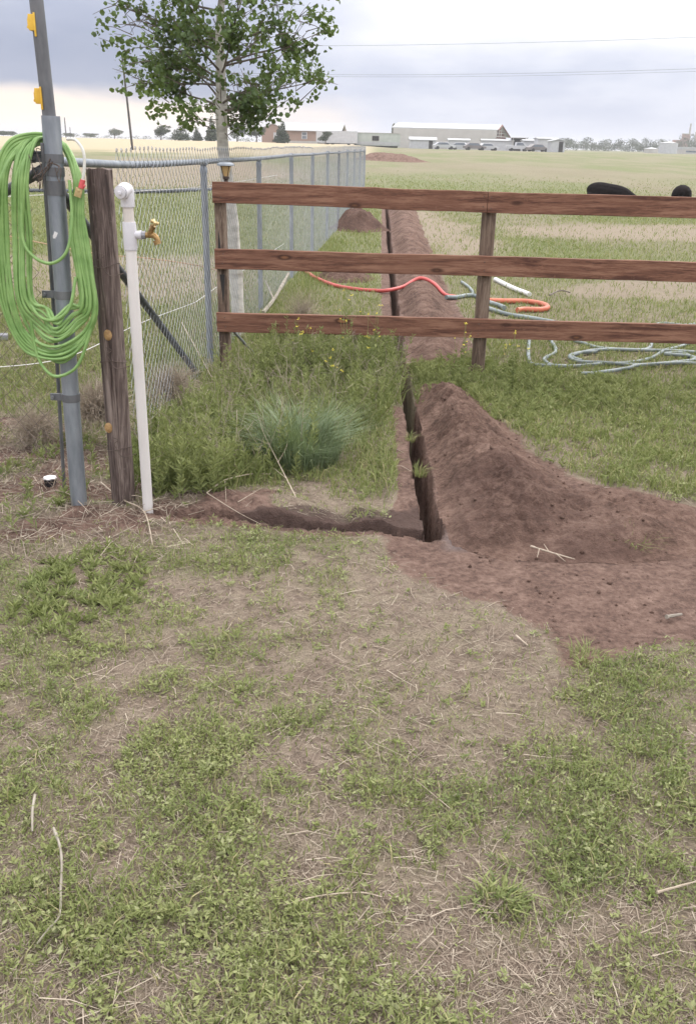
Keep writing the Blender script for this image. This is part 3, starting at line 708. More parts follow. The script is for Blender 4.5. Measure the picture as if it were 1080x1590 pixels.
    m1 = a + d * ln[:, None] * 0.5 + horiz(n) * 0.008; m1[:, 2] = ground_z(m1[:, 0], m1[:, 1], False) + 0.012
    b = a + d * ln[:, None]; b[:, 2] = ground_z(b[:, 0], b[:, 1], False) + 0.006
    tn = 0.45 + 0.5 * RNG.random(n); r_ = 0.0010 + 0.0008 * RNG.random(n)
    D.stem(a, m1, r_, tn); D.stem(m1, b, r_ * 0.7, tn)
    tag(D.build('straw_litter', M['straw']), 'dry straw and dead stalks littering the ground', kind='stuff')
ground_weeds()

P_BED = poly_px([(215, 700), (300, 650), (360, 600), (430, 572), (560, 560), (610, 560), (612, 640), (560, 665), (430, 735), (330, 775), (240, 780)])
P_BED2 = poly_px([(648, 612), (620, 575), (720, 560), (830, 580), (1000, 600), (1010, 640), (860, 640), (780, 660)])
def tall_weeds():
    """the dense bed of feathery weeds in the corner between the wire fence and the trench"""
    L = Leaves()
    def bed(poly, nP, hlo, hhi, per, tb, spread=0.45):
        lo, hi = poly.min(0), poly.max(0)
        x = RNG.uniform(lo[0], hi[0], nP * 3); y = RNG.uniform(lo[1], hi[1], nP * 3)
        mk = poly_mask(x, y, poly, 0.12, 0.10, 71, 3.0); k = (RNG.random(len(x)) < mk) & notrench(x, y) & (poly_mask(x, y, P_STRIP, 0.03) < 0.4)
        x, y = x[k][:nP], y[k][:nP]; n = len(x)
        clump = fbm(x * 3, y * 3, 701, 3)
        h = (hlo + (hhi - hlo) * RNG.random(n)) * (0.45 + 1.1 * clump)
        base = np.stack([x, y, ground_z(x, y, False) - 0.01], -1)
        d = horiz(n) * spread * RNG.random((n, 1)) + np.array([0, 0, 1.0]); d /= np.linalg.norm(d, axis=1)[:, None]
        L.stem(base, base + d * h[:, None], np.full(n, 0.0016), np.full(n, tb + 0.25))
        ci = np.repeat(np.arange(n), per); f = RNG.random(len(ci)) ** 0.75
        lb = base[ci] + d[ci] * (h[ci] * f)[:, None]
        out = horiz(len(ci)); ld = out * (0.5 + 0.4 * RNG.random((len(ci), 1))) + d[ci] * (0.35 + 0.5 * RNG.random((len(ci), 1))); ld /= np.linalg.norm(ld, axis=1)[:, None]
        ll = (0.022 + 0.035 * RNG.random(len(ci))) * (1.15 - 0.5 * f)
        tn = tb + 0.40 * (clump[ci] - 0.5) + 0.25 * (RNG.random(len(ci)) - 0.5) + 0.18 * f
        L.leaf(lb, ld, perp(ld), ll, ll * 0.20, tn)
    bed(P_BED, 1050, 0.06, 0.34, 46, 0.40)
    bed(poly_px([(400, 575), (500, 560), (610, 560), (612, 605), (500, 610), (410, 605)]), 330, 0.18, 0.36, 50, 0.32)
    bed(poly_px([(215, 705), (300, 660), (380, 690), (330, 775), (240, 790)]), 300, 0.10, 0.27, 50, 0.30)
    bed(poly_px([(-60, 640), (60, 630), (140, 700), (170, 780), (60, 840), (-80, 830)]), 90, 0.04, 0.14, 26, 0.32, 0.8)
    bed(P_BED2, 700, 0.04, 0.12, 22, 0.42)
    bed(poly_px([(840, 590), (1200, 600), (1250, 740), (900, 730), (800, 660)]), 500, 0.03, 0.07, 14, 0.5, 0.8)
    bed(poly_px([(60, 880), (180, 850), (230, 900), (120, 990), (20, 960)]), 200, 0.02, 0.05, 16, 0.40, 0.9)
    ds = Leaves(); lo, hi = P_BED.min(0), P_BED.max(0); x = RNG.uniform(lo[0], hi[0], 1500); y = RNG.uniform(lo[1], hi[1], 1500)
    k = (poly_mask(x, y, P_BED, 0.1) > 0.5) & notrench(x, y); x, y = x[k][:420], y[k][:420]; n = len(x)
    a = np.stack([x, y, ground_z(x, y, False)], -1); d = horiz(n) * 0.7 * RNG.random((n, 1)) + np.array([0, 0, 1.0]); h = 0.12 + 0.28 * RNG.random(n)
    b = a + d * h[:, None]; tn = 0.4 + 0.5 * RNG.random(n); ds.stem(a, b, np.full(n, 0.0014), tn)
    for _ in range(3):
        f = RNG.uniform(0.45, 1, (n, 1)); q_ = a * (1 - f) + b * f; ds.stem(q_, q_ + unit(n, 0, 1) * 0.07, np.full(n, 0.0010), tn)
    tag(ds.build('dead_stems', M['straw']), 'dry dead stems standing in the green weed bed', kind='stuff')
    tag(L.build('weed_bed', M['weed']), 'dense bed of feathery green weeds filling the fence corner', kind='stuff')
    # taller grass among them and at the feet of the fences
    G = Leaves()
    for poly, nb_, hl, hh_ in ((P_BED, 5000, 0.10, 0.26), (P_BED2, 3600, 0.04, 0.11), (poly_px([(470, 660), (610, 650), (640, 780), (520, 770)]), 1800, 0.04, 0.10),
                               (poly_px([(230, 545), (330, 560), (420, 490), (520, 375), (535, 380), (440, 520), (340, 600)]), 3000, 0.08, 0.24)):
        lo, hi = poly.min(0), poly.max(0)
        x = RNG.uniform(lo[0], hi[0], nb_ * 3); y = RNG.uniform(lo[1], hi[1], nb_ * 3)
        k = (RNG.random(len(x)) < poly_mask(x, y, poly, 0.15, 0.1, 77, 3.0)) & notrench(x, y) & (poly_mask(x, y, P_STRIP, 0.03) < 0.4); x, y = x[k][:nb_], y[k][:nb_]; n = len(x)
        G.blade(np.stack([x, y, ground_z(x, y, False) - 0.01], -1), horiz(n), hl + (hh_ - hl) * RNG.random(n) ** 1.3, 0.003 + 0.003 * RNG.random(n), 0.2 + 0.8 * RNG.random(n),
                np.where(RNG.random(n) < 0.15, 0.95, 0.2 + 0.5 * RNG.random(n)))
    tag(G.build('tall_grass', M['grass']), 'taller green grass along the fences and trench', kind='stuff')
tall_weeds()

def tussock(px, py, label, n, hgt, r, mat, name='grass_tussock', cat='grass tuft', bend=0.75, tlo=0.1, w=0.003, group=None):
    c_ = gnd(px, py); G = Leaves()
    d = horiz(n); rr = r * np.sqrt(RNG.random(n)) * 0.5
    base = np.stack([d[:, 0] * rr, d[:, 1] * rr, np.full(n, -0.01)], -1)
    d = d + 0.8 * horiz(n) + np.array([0.35, 0, 0]); d /= np.linalg.norm(d, axis=1)[:, None]
    hv = 0.6 + 0.8 * vnoise(d[:, 0] * 2.2 + px, d[:, 1] * 2.2 + py, 17)
    G.blade(base, d, hgt * hv * (0.25 + 0.8 * RNG.random(n)), w * (0.7 + 0.6 * RNG.random(n)), bend * RNG.random(n) + 0.15, tlo + 0.7 * RNG.random(n), side=np.stack([-d[:, 1], d[:, 0], 0 * rr], -1))
    ob = G.build(name, mat); ob.location = (c_[0], c_[1], float(ground_z(c_[0], c_[1], False)))
    return tag(ob, label, cat, group)
tussock(466, 716, 'large blue-green bunchgrass tussock drooping in front of the weed bed', 1900, 0.37, 0.40, M['bluegrass'], w=0.0036, bend=1.0)
tussock(420, 716, 'smaller blue-green grass tuft left of the large tussock', 700, 0.27, 0.26, M['bluegrass'], bend=1.0)
tussock(985, 850, 'isolated green grass tuft at the right edge of the dug soil', 160, 0.11, 0.14, M['grass'], bend=1.2)
tussock(912, 1022, 'bright green weed tuft at the near edge of the brown soil', 180, 0.07, 0.12, M['weed'], bend=1.0, tlo=0.3)
tussock(652, 742, 'green grass tuft hanging over the trench', 70, 0.10, 0.07, M['grass'], bend=1.0, tlo=0.3)
tussock(636, 690, 'grass blades hanging into the trench further back', 50, 0.10, 0.06, M['grass'], bend=1.1, tlo=0.3)
tussock(440, 1118, 'bright green grass clump on bare ground left of centre', 170, 0.055, 0.10, M['grass'], bend=0.9, tlo=0.1)
tussock(775, 1400, 'leafy green weed clump near the bottom of the picture', 200, 0.06, 0.12, M['weed'], bend=1.0, tlo=0.1, w=0.006)

def mustard(px, py, h, label, n=1):
    c_ = gnd(px, py)
    th = thing('flowering_weed', label, 'wild flower', (c_[0], c_[1], float(ground_z(c_[0], c_[1], False))), 0, 'yellow flowering weeds by the plank fence')
    L = Leaves(); a0 = np.zeros((1, 3)); tips = []
    for k in range(4):
        lean = np.array([random.uniform(-0.16, 0.16), random.uniform(-0.12, 0.12), 1.0]); hh = h * random.uniform(0.72, 1.0)
        mid = lean * hh * 0.55 + np.array([random.uniform(-.02, .02), 0, 0]); top = lean * hh
        L.stem(a0, mid[None], np.array([0.0022]), np.array([0.45])); L.stem(mid[None], top[None], np.array([0.0015]), np.array([0.5])); tips.append(top)
        for j in range(3):
            f = random.uniform(0.5, 0.85); b_ = lean * hh * f; e = b_ + np.array([random.uniform(-.07, .07), random.uniform(-.06, .06), random.uniform(.05, .11)])
            L.stem(b_[None], e[None], np.array([0.0011]), np.array([0.5])); tips.append(e)
        m_ = 40; f = RNG.random(m_) * 0.8; lb = np.array(lean * hh)[None] * f[:, None]; ld = unit(m_, 0.1, 0.8)
        ll = 0.03 + 0.04 * RNG.random(m_); L.leaf(lb, ld, perp(ld), ll * (1.2 - f), ll * 0.25, 0.3 + 0.4 * RNG.random(m_))
    L.build('stem', M['weed'], th)
    for tp in tips[::2]:
        Fl = Leaves(); m_ = 9; ld = unit(m_, 0.0, 0.7); cc = tp[None] + unit(m_, 0, 1) * 0.012 * RNG.random((m_, 1)); Fl.leaf(cc, ld, perp(ld), np.full(m_, 0.0085), np.full(m_, 0.0065), np.full(m_, 0.5))
        Fl.build('flower_head', M['flower'], th)
mustard(575, 612, 0.62, 'tall yellow flowering weed next to the trench, in front of the lowest plank')
mustard(538, 605, 0.68, 'tallest yellow flowering weed, in front of the middle of the lowest plank')
mustard(470, 600, 0.52, 'slender flowering weed nearest the left plank fence post')
mustard(520, 640, 0.40, 'short yellow flowering weed standing lower in the weed bed')
mustard(714, 612, 0.50, 'thin yellow flowering weed beside the round fence post')
mustard(795, 608, 0.44, 'green seed-headed weed right of the round fence post')

def tumble(px, py, label, r, n, mat, name='tumbleweed', cat='dry weed', squash=0.7, seg=4, rr=0.0011, z0=None):
    c_ = gnd(px, py); D = Leaves()
    p0 = unit(n) * r * 0.25 * RNG.random((n, 1)) + np.array([0, 0, r * squash * 0.6]); d = unit(n, -0.5, 1)
    tn = 0.35 + 0.6 * RNG.random(n)
    for k in range(seg):
        p1 = p0 + d * r * 0.75 / seg * (0.6 + 0.8 * RNG.random((n, 1))); p1[:, 2] = np.maximum(p1[:, 2], 0.004)
        D.stem(p0, p1, np.full(n, rr * (1 - 0.15 * k)), tn); p0 = p1; d = d + 0.75 * unit(n); d /= np.linalg.norm(d, axis=1)[:, None]
    ob = D.build(name, mat); ob.location = (c_[0], c_[1], float(ground_z(c_[0], c_[1], False))); return tag(ob, label, cat)
tumble(272, 628, 'pale pinkish tumbleweed caught under the dark diagonal brace', 0.26, 900, M['straw'], rr=0.0014)
tumble(160, 700, 'tangle of dead stalks between the steel pole and the wooden post', 0.26, 1100, M['straw'], squash=1.4, rr=0.0017)
tumble(60, 700, 'grey dry weed tangle at the foot of the left chain link', 0.24, 700, M['straw'], squash=0.6, rr=0.0015)
tumble(330, 735, 'dry branching weed skeleton in front of the green weeds', 0.22, 110, M['straw'], squash=0.7, rr=0.0016)
tumble(470, 500, 'dry grass bundle along the chain link base behind the lowest plank', 0.35, 420, M['straw'], squash=0.4)
tumble(595, 548, 'tan dead grass tuft under the lowest plank near the trench', 0.20, 220, M['straw'], squash=0.5)

def twig(name, label, pts, r, mat='deadwood', branches=()):
    """pts are pixels on the ground with a height above it"""
    def w(p_):
        g_ = gnd(p_[0], p_[1], 0); return np.array([g_[0], g_[1], float(ground_z(g_[0], g_[1], False)) + (p_[2] if len(p_) > 2 else 0.012)])
    P = crom([w(p_) for p_ in pts], 6); o_ = P[0].copy()
    mb = MB(); k = len(P); mb.tube(P - o_, r * np.linspace(1, 0.55, k) * (1 + 0.12 * RNG.standard_normal(k)), 6)
    for b in branches:
        Q = crom([w(p_) for p_ in b], 5); mb.tube(Q - o_, r * 0.6 * np.linspace(1, 0.4, len(Q)), 5)
    ob = mb.build(name, M[mat], None, True); ob.location = tuple(o_); return tag(ob, label, 'twig')
twig('twig', 'long curved pale twig lying in weeds at the lower left', [(86, 1305, .035), (95, 1330, .03), (99, 1362, .035), (97, 1400, .03), (95, 1440, .03), (78, 1462, .03), (60, 1480, .025)], 0.0036, 'deadwood_grey')
twig('twig', 'short thick pale twig standing in weeds at the left edge', [(57, 1252, .03), (53, 1275, .028), (52, 1302, .022)], 0.0040, 'deadwood_grey')
twig('twig', 'pale branching stalk lying at the foot of the white pipe', [(158, 765, .03), (190, 790, .03), (225, 812, .02), (238, 850, .01)], 0.0045, 'deadwood', [[(190, 790, .03), (215, 792, .04), (250, 805, .02)], [(225, 812, .02), (255, 808, .03)]])
twig('twig', 'thin pale stalk arching over soil beside the steel pole base', [(55, 789, .03), (85, 783, .05), (112, 788, .04), (140, 806, .01)], 0.0032)
twig('twig', 'bleached dry stalk with side shoots crossing the little side trench', [(322, 790, .03), (350, 770, .06), (390, 752, .05), (420, 745, .03)], 0.0036, 'deadwood', [[(350, 770, .06), (352, 800, .02)], [(370, 800, .02), (410, 790, .04)], [(322, 790, .03), (370, 812, .01), (405, 822, .01)]])
twig('twig', 'tall bare forked dead stalk leaning in front of the tussock', [(460, 782, .01), (432, 745, .10), (410, 720, .18), (402, 705, .22)], 0.0030, 'deadwood', [[(432, 745, .10), (446, 730, .16), (440, 712, .2)], [(418, 730, .15), (396, 728, .18)], [(445, 762, .06), (425, 760, .1)]])
twig('twig', 'upright yellowish dead stalk with side shoots among the weeds', [(362, 742, .01), (366, 735, .10), (369, 728, .22), (370, 722, .31)], 0.0028, 'deadwood', [[(366, 735, .10), (350, 735, .17)], [(369, 728, .2), (384, 728, .25)]])
twig('twig', 'dry pale seed stalk sloping across the weeds right of the white pipe', [(275, 690, .05), (300, 672, .12), (325, 650, .18)], 0.0030, 'deadwood', [[(300, 672, .12), (322, 668, .15)], [(310, 662, .14), (300, 645, .2)]])
twig('twig', 'straight pale stick lying on the ground at the right edge low down', [(1018, 1392, .02), (1050, 1383, .02), (1095, 1372, .015)], 0.0036)
twig('twig', 'thin long straw stalk slanting near the bottom right centre', [(700, 1265, .02), (665, 1238, .03), (640, 1215, .02)], 0.0016)
twig('twig', 'pale stick lying across the ground near the bottom centre', [(440, 1413, .012), (500, 1404, .02), (560, 1395, .012), (592, 1402, .01)], 0.0022)
twig('twig', 'broken pale stick on the ground just below the brown soil', [(800, 990, .015), (818, 1006, .012)], 0.0045)
twig('twig', 'curved thin dead stalk on the bare ground at left centre', [(322, 1052, .01), (335, 1068, .015), (362, 1080, .01)], 0.0022)
twig('twig', 'bleached wood chip lying on the brown soil at right', [(1032, 968, .02), (1056, 962, .015)], 0.008, 'deadwood_grey')
twig('twig', 'crushed dry weed stalk lying in the middle of the brown soil', [(822, 860, .05), (850, 872, .05), (890, 882, .04)], 0.004, 'deadwood', [[(835, 866, .05), (832, 878, .04)], [(850, 872, .05), (842, 862, .06)], [(860, 876, .05), (875, 886, .04)]])
twig('twig', 'white forked branch leaning along the foot of the chain link fence', [(408, 492, .05), (425, 475, .08), (440, 452, .10), (448, 440, .12)], 0.022, 'deadwood_grey', [[(425, 475, .08), (412, 462, .2)]])
twig('twig', 'dark thin branch lying on the grass beyond the right fence post', [(852, 463, .03), (868, 459, .05), (884, 460, .03)], 0.012, 'twig')
twig('twig', 'pale cane leaning down from the end of the dark brace', [(285, 560, .30), (310, 582, .16), (338, 606, .02)], 0.0042, 'deadwood')

# ------------------------------------------------------------------ steel corner pole
PB = gnd(123, 790)
pz = float(ground_z(PB[0], PB[1], False))
po = thing('steel_post', 'tall galvanised steel corner post with a sleeve and yellow insulators', 'post', (PB[0], PB[1], pz))
PB0 = np.array([PB[0], PB[1], pz])
PT = aty(79, 180, PB[1] + 0.01) - PB0
mb = MB(); mb.tube([np.array([0, 0, -0.15]), PT * 0.33, PT * 0.66, PT], 0.0365, 28); mb.build('sleeve_pipe', M['galv'], po, True)
PU = aty(50, -60, PB[1] + 0.01) - PB0
mb = MB(); mb.tube([PT * 0.9, PT * 1.0 + np.array([-.006, 0, .0]), PU], 0.0262, 24); mb.build('upper_pipe', M['galv_dark'], po, True)
def on_pole(f): return PT * f
def pole_at(py): # point on the post axis seen at picture row py
    best = min(np.linspace(0, 1, 400), key=lambda f: abs(_prj(PB0 + PT * f)[1] - py)); return PT * best
def _prj(p_):
    v = np.array(p_) - [0, 0, EYE]; k = v @ _fw; return 540 + F_PX * (v @ _rt) / k, 795 - F_PX * (v @ _up) / k
AX = PT / np.linalg.norm(PT)
for py in (247, 266, 458, 617):
    c_ = pole_at(py); mb = MB(); mb.tube([c_ - AX * 0.017, c_ + AX * 0.017], 0.0395, 28)
    mb.box(c_ + np.array([-0.062, 0, 0]), (0.055, 0.010, 0.030)); mb.cyl(c_ + np.array([-0.078, -0.018, 0]), c_ + np.array([-0.078, 0.018, 0]), 0.008, 8)
    mb.build('brace_band', M['galv_dark'], po, True)
c_ = pole_at(292); mb = MB(); mb.tube([c_ - AX * 0.028, c_ + AX * 0.028], 0.0388, 28); mb.build('clamp_band', M['galv_dark'], po, True)
for fx, fy in ((48, 37), (58, 151)):
    w_ = aty(fx + 5, fy, PB[1]) - PB0
    mb = MB(); mb.box(w_ + np.array([0.008, 0, -0.004]), (0.007, 0.04, 0.082)); mb.box(w_ + np.array([-0.006, 0, 0.004]), (0.022, 0.03, 0.056))
    mb.box(w_ + np.array([-0.014, 0, 0.0]), (0.016, 0.022, 0.034)); mb.cyl(w_ + np.array([-0.018, -0.012, -0.012]), w_ + np.array([-0.018, 0.012, -0.012]), 0.007, 10)
    mb.cyl(w_ + np.array([-0.014, -0.012, 0.02]), w_ + np.array([-0.014, 0.012, 0.02]), 0.006, 10); mb.build('insulator', M['yellow'], po, True, 0.002)
mb = MB(); w_ = pole_at(362); mb.box(w_ + np.array([-0.004, -0.0365, 0]), (0.014, 0.002, 0.020), [[.9, 0, .43], [0, 1, 0], [-.43, 0, .9]]); mb.box(w_ + np.array([-0.010, -0.0362, -0.010]), (0.010, 0.002, 0.012)); mb.build('paint_mark', M['pale_plastic'], po)

# ------------------------------------------------------------------ chain link
def chain_mesh(A, B, z0, z1, name, parent, r=0.0014, cell=0.041, knuckle=True, top_jit=0.0, mat='wire', zoff=None, skip=None):
    """woven wire between two ground points; every wire zigzags upward and hooks its neighbours"""
    A = np.array(A[:2], float); B = np.array(B[:2], float); Lg = np.linalg.norm(B - A); d = (B - A) / Lg; nn_ = np.array([-d[1], d[0]])
    nw = int(Lg / cell); nk = int((z1 - z0) / cell)
    i = np.arange(nw)[:, None]; k = np.arange(nk + 1)[None, :]
    ph = (i + k) % 2
    s = (i + ph) * cell
    s = s + 0.006 * (fbm(s * 2, k * 0.3 + 0 * s, 801, 2) - 0.5)
    z = z0 + k * cell + 0 * s
    off = np.where(ph == 1, 1, -1) * 0.0022 + 0.012 * (fbm(s * 0.8, z * 1.2, 811, 3) - 0.5)
    gz = ground_z(A[0] + d[0] * s[:, :1], A[1] + d[1] * s[:, :1], False) if zoff is None else 0
    P = np.stack([A[0] + d[0] * s + nn_[0] * off, A[1] + d[1] * s + nn_[1] * off, z + gz], -1)
    V, Q = [], []
    ang = (0, 2.094, 4.189)
    n1 = np.array([d[0], d[1], 0]); n2 = np.array([nn_[0], nn_[1], 0])
    sect = np.stack([r * (math.cos(a) * n1 + math.sin(a) * n2) for a in ang])
    V = (P[:, :, None, :] + sect[None, None]).reshape(-1, 3)
    idx = np.arange(nw * (nk + 1) * 3).reshape(nw, nk + 1, 3)
    qs = [np.stack([idx[:, :-1, a], idx[:, :-1, (a + 1) % 3], idx[:, 1:, (a + 1) % 3], idx[:, 1:, a]], -1).reshape(-1, 4) for a in range(3)]
    ob = obj_np(name, M[mat], parent, V=V - np.array(parent.location), quads=np.concatenate(qs))
    if knuckle:
        mb = MB()
        for j in range(0, nw):
            T_ = P[j, -1]
            if T_[1] > 14 and j % 2: continue
            lean = d * (0.010 if j % 2 else -0.010)
            mb.tube([T_, T_ + [lean[0], lean[1], 0.010], T_ + [0, 0, 0.021], T_ + [-lean[0] * .9, -lean[1] * .9, 0.013], T_ + [-lean[0] * .3, -lean[1] * .3, 0.004]] - np.array(parent.location), r, 4, False)
        kn = mb.build('wire_knuckles', M[mat], ob); tag(kn, kind='stuff')
    return ob
FX = lambda y: -1.25 + 0.061 * (y - 3.88)
FA = np.array([FX(4.78), 4.78]); FE = np.array([FX(28.9), 28.9])
cf = thing('chain_link_fence', 'long grey chain link fence running away beside the trench', 'fence', (FX(6.9), 6.9, 0))
CL = np.array(cf.location)
chain_mesh(FA, FE, 0.02, 1.55, 'wire_mesh', cf)
yy = [6.9 + 2.45 * k for k in range(9)] + [28.8]
for k, y_ in enumerate(yy):
    g_ = float(ground_z(FX(y_), y_, False)); b_ = np.array([FX(y_) - 0.025, y_, g_]) - CL
    black = abs(y_ - 19.15) < 0.1
    mb = MB(); mb.tube([b_ - [0, 0, 0.1], b_ + [0, 0, 1.40 if not black else 1.48]], 0.024, 14)
    pst = mb.build('fence_post', M['black_post' if black else 'galv'], cf, True)
    if black: pst['label'] = 'black painted fence post'
    else:
        mb = MB(); mb.lathe([(0.027, 0), (0.027, 0.03), (0.02, 0.05), (0.03, 0.055), (0.03, 0.085), (0.012, 0.09)], b_ + [0, 0, 1.39], 12); mb.build('post_cap', M['galv'], pst, True)
top = [np.array([PB[0] + 0.035, PB[1] + 0.03, 1.485 + pz])]
for y_ in [5.2] + yy: top.append(np.array([FX(y_) - 0.02, y_, 1.465 + float(ground_z(FX(y_), y_, False)) * 0.7 - 0.002 * (y_ - 7)]))
mb = MB(); mb.tube(crom(np.array(top) - CL, 3), 0.0185, 12); mb.build('top_rail', M['galv'], cf, True)
mb = MB(); b0 = PB0 + pole_at(300) + [0.01, 0.035, 0]; b1 = gnd(303, 582) + [0, 0, 0.03]; mb.tube([b0 - CL, b1 - CL], 0.021, 12); mb.build('diagonal_brace', M['brace'], cf, True)
def tie(y_, z_): # yellow claw insulators clipped to the posts
    b_ = np.array([FX(y_) - 0.045, y_ - 0.03, z_]) - CL; mb = MB()
    mb.box(b_, (0.05, 0.02, 0.02)); mb.tube([b_ + [-0.02, 0, 0], b_ + [-0.05, 0, 0.02], b_ + [-0.075, 0, 0.0], b_ + [-0.05, 0, -0.018]], 0.008, 8); mb.box(b_ + [-0.09, 0, 0], (0.03, 0.018, 0.026)); mb.cyl(b_ + [-0.03, 0, 0.015], b_ + [-0.055, -0.005, 0.03], 0.006, 8)
    mb.build('insulator', M['yellow'], cf, True)

# left panel, square to the view, hooked to the steel post by a tension bar
lf = thing('chain_link_fence', 'chain link panel with open diamond mesh left of the steel post', 'fence', (PB[0], PB[1], 0))
LO = np.array(lf.location)
LA = np.array([PB[0] - 0.075, PB[1] + 0.0]); LB = np.array([PB[0] - 1.9, PB[1] + 0.25])
chain_mesh(LA, LB, 0.04, 1.50, 'wire_mesh', lf, r=0.0016, cell=0.042, mat='wire_dark', knuckle=False)
a_ = aty(68, 243, PB[1] + 0.02); bdir = np.array([LB[0] - LA[0], LB[1] - LA[1], 0]) 
mb = MB(); mb.tube([a_ - LO + [0.02, 0, 0], a_ - LO + bdir], 0.021, 14); mb.lathe([(0.026, 0), (0.026, 0.05), (0.02, 0.055)], a_ - LO + [-0.06, 0, -0.025], 14); mb.build('top_rail', M['brace'], lf, True)
a_ = aty(72, 262, PB[1] + 0.03); b_ = aty(-90, 352, PB[1] + 0.12)
mb = MB(); mb.tube([a_ - LO, b_ - LO], 0.0205, 14); mb.tube([a_ - LO + [0.02, 0, 0.012], a_ - LO + [-0.05, 0.0, -0.03]], 0.026, 14); mb.build('diagonal_brace', M['galv_dark'], lf, True)
t0 = aty(66, 222, PB[1] - 0.01); t1 = gnd(101, 772); mb = MB(); mb.tube([t0 - LO, (t0 * 0.5 + t1 * 0.5) - LO + [.004, 0, 0], t1 - LO], 0.0085, 8); mb.build('tension_bar', M['galv_dark'], lf, True)
mb = MB()
for seed in range(4):
    a_ = aty(62 + 4 * seed, 250 + 6 * seed, PB[1] - 0.035)
    P = crom([a_ + [random.uniform(-.05, .06), random.uniform(-.02, .01), random.uniform(-.08, .06)] for _ in range(6)], 6); mb.tube(P - LO, 0.0018, 5)
mb.build('tie_wire', M['wire_dark'], lf, True)

# electric wires strung behind the chain link
def strand(name, label, pts, r, mat):
    P = crom(pts, 8); o_ = P[0].copy(); mb = MB(); mb.tube(P - o_, r, 6); ob = mb.build(name, M[mat], None, True); ob.location = tuple(o_); return tag(ob, label, 'wire')
I1 = np.array([FX(6.9) - 0.12, 6.87, 0.47]); I2 = np.array([FX(11.8) - 0.12, 11.77, 0.42])
strand('electric_wire', 'white electric wire running from the yellow clip on the first fence post to the left', [I1, I1 + (aty(215, 503, 6.2) - I1), aty(100, 556, 5.4), aty(-60, 575, 5.0)], 0.0028, 'rope')
strand('electric_wire', 'white electric wire rising towards the second yellow clip along the fence', [I1, aty(345, 440, 8.2), aty(390, 412, 9.6), I2], 0.0030, 'rope')
strand('electric_wire', 'orange twisted electric wire hanging behind the white pipe', [aty(-40, 355, 6.0), aty(140, 392, 6.3), aty(230, 401, 6.5), aty(305, 412, 6.85), aty(345, 422, 7.6)], 0.0035, 'rope_orange')
strand('electric_wire', 'upper white electric wire level with the top of the white pipe', [aty(-60, 308, 6.0), aty(130, 300, 6.5), aty(230, 296, 6.8), aty(330, 288, 7.4), aty(430, 272, 11)], 0.0028, 'rope')
# black pipe lying across the left paddock
P = [gnd(-120, 298) + [0, 0, .06], gnd(60, 299) + [0, 0, .05], gnd(200, 301) + [0, 0, .06], gnd(330, 297) + [0, 0, .05]]
mb = MB(); P_ = crom(P, 8); mb.tube(P_ - P_[0], 0.07, 10); ob = mb.build('irrigation_pipe', M['brace'], None, True); ob.location = tuple(P_[0]); tag(ob, 'dark pipe lying across the grass behind the chain link', 'pipe')

# ------------------------------------------------------------------ wooden post
WB = gnd(193, 787); wz = float(ground_z(WB[0], WB[1], False)); W0 = np.array([WB[0], WB[1], wz])
wp = thing('wooden_post', 'weathered brown wooden post between the steel pole and the white pipe', 'post', W0)
def post_mesh(base, top, wid, prof_seed, n=26, seg=40, flats=0.25, crack=True, square=0.0):
    """rough timber: an almost round section with worn flats, a long drying crack and wavy sides"""
    V = []
    for j in range(seg + 1):
        f = j / seg; cpt = base * (1 - f) + top * f
        for a in range(n):
            th_ = 2 * math.pi * a / n
            r = wid * (1 + flats * 0.10 * math.cos(4 * th_ + 0.6))
            if square: r = wid * min(1.0 / max(abs(math.cos(th_)), abs(math.sin(th_))), 1.27) * 0.98
            r *= 1 + 0.035 * (float(vnoise(np.array([a * 0.9]), np.array([f * 5.0]), prof_seed)[0]) - 0.5) * 2
            if crack:
                dth = abs((th_ - (-1.75 + 0.25 * math.sin(f * 5)) + math.pi) % (2 * math.pi) - math.pi)
                r -= wid * 0.22 * max(0, 1 - dth / 0.16) * (0.35 + 0.65 * abs(math.sin(f * 3.3 + 0.4)))
            zz = 0.012 * (float(vnoise(np.array([a * 0.7]), np.array([3.3]), prof_seed + 3)[0]) - 0.5) if j == seg else 0
            V.append(cpt + [r * math.cos(th_), r * math.sin(th_), zz])
    Fc = [(j * n + a, j * n + (a + 1) % n, (j + 1) * n + (a + 1) % n, (j + 1) * n + a) for j in range(seg) for a in range(n)]
    V.append(top * 1.0); 
    Fc += [(seg * n + a, seg * n + (a + 1) % n, len(V) - 1) for a in range(n)]
    return MB().add(V, Fc)
WT = aty(154, 262, WB[1]) - W0
post_mesh(np.array([0, 0, -0.15]), WT, 0.052, 3, n=44, seg=60, flats=0.7).build('timber', M['oldpost'], wp, True)
def wpost(px, py): return aty(px, py, WB[1] - 0.05) - W0
for kx, ky in ((168, 520), (169, 664)):
    w_ = wpost(kx, ky); mb = MB(); mb.lathe([(0.0, -0.004), (0.019, -0.003), (0.021, 0.0), (0.012, 0.004), (0.004, 0.005), (0.0, 0.002)], (0, 0, 0), 14)
    V = np.concatenate(mb.v); V = np.stack([V[:, 0] * 0.85, -V[:, 2], V[:, 1] * 1.15], -1) + w_ + [0, -0.003, 0]; mb.v = [V]; mb.build('knot', M['knot'], wp, True)
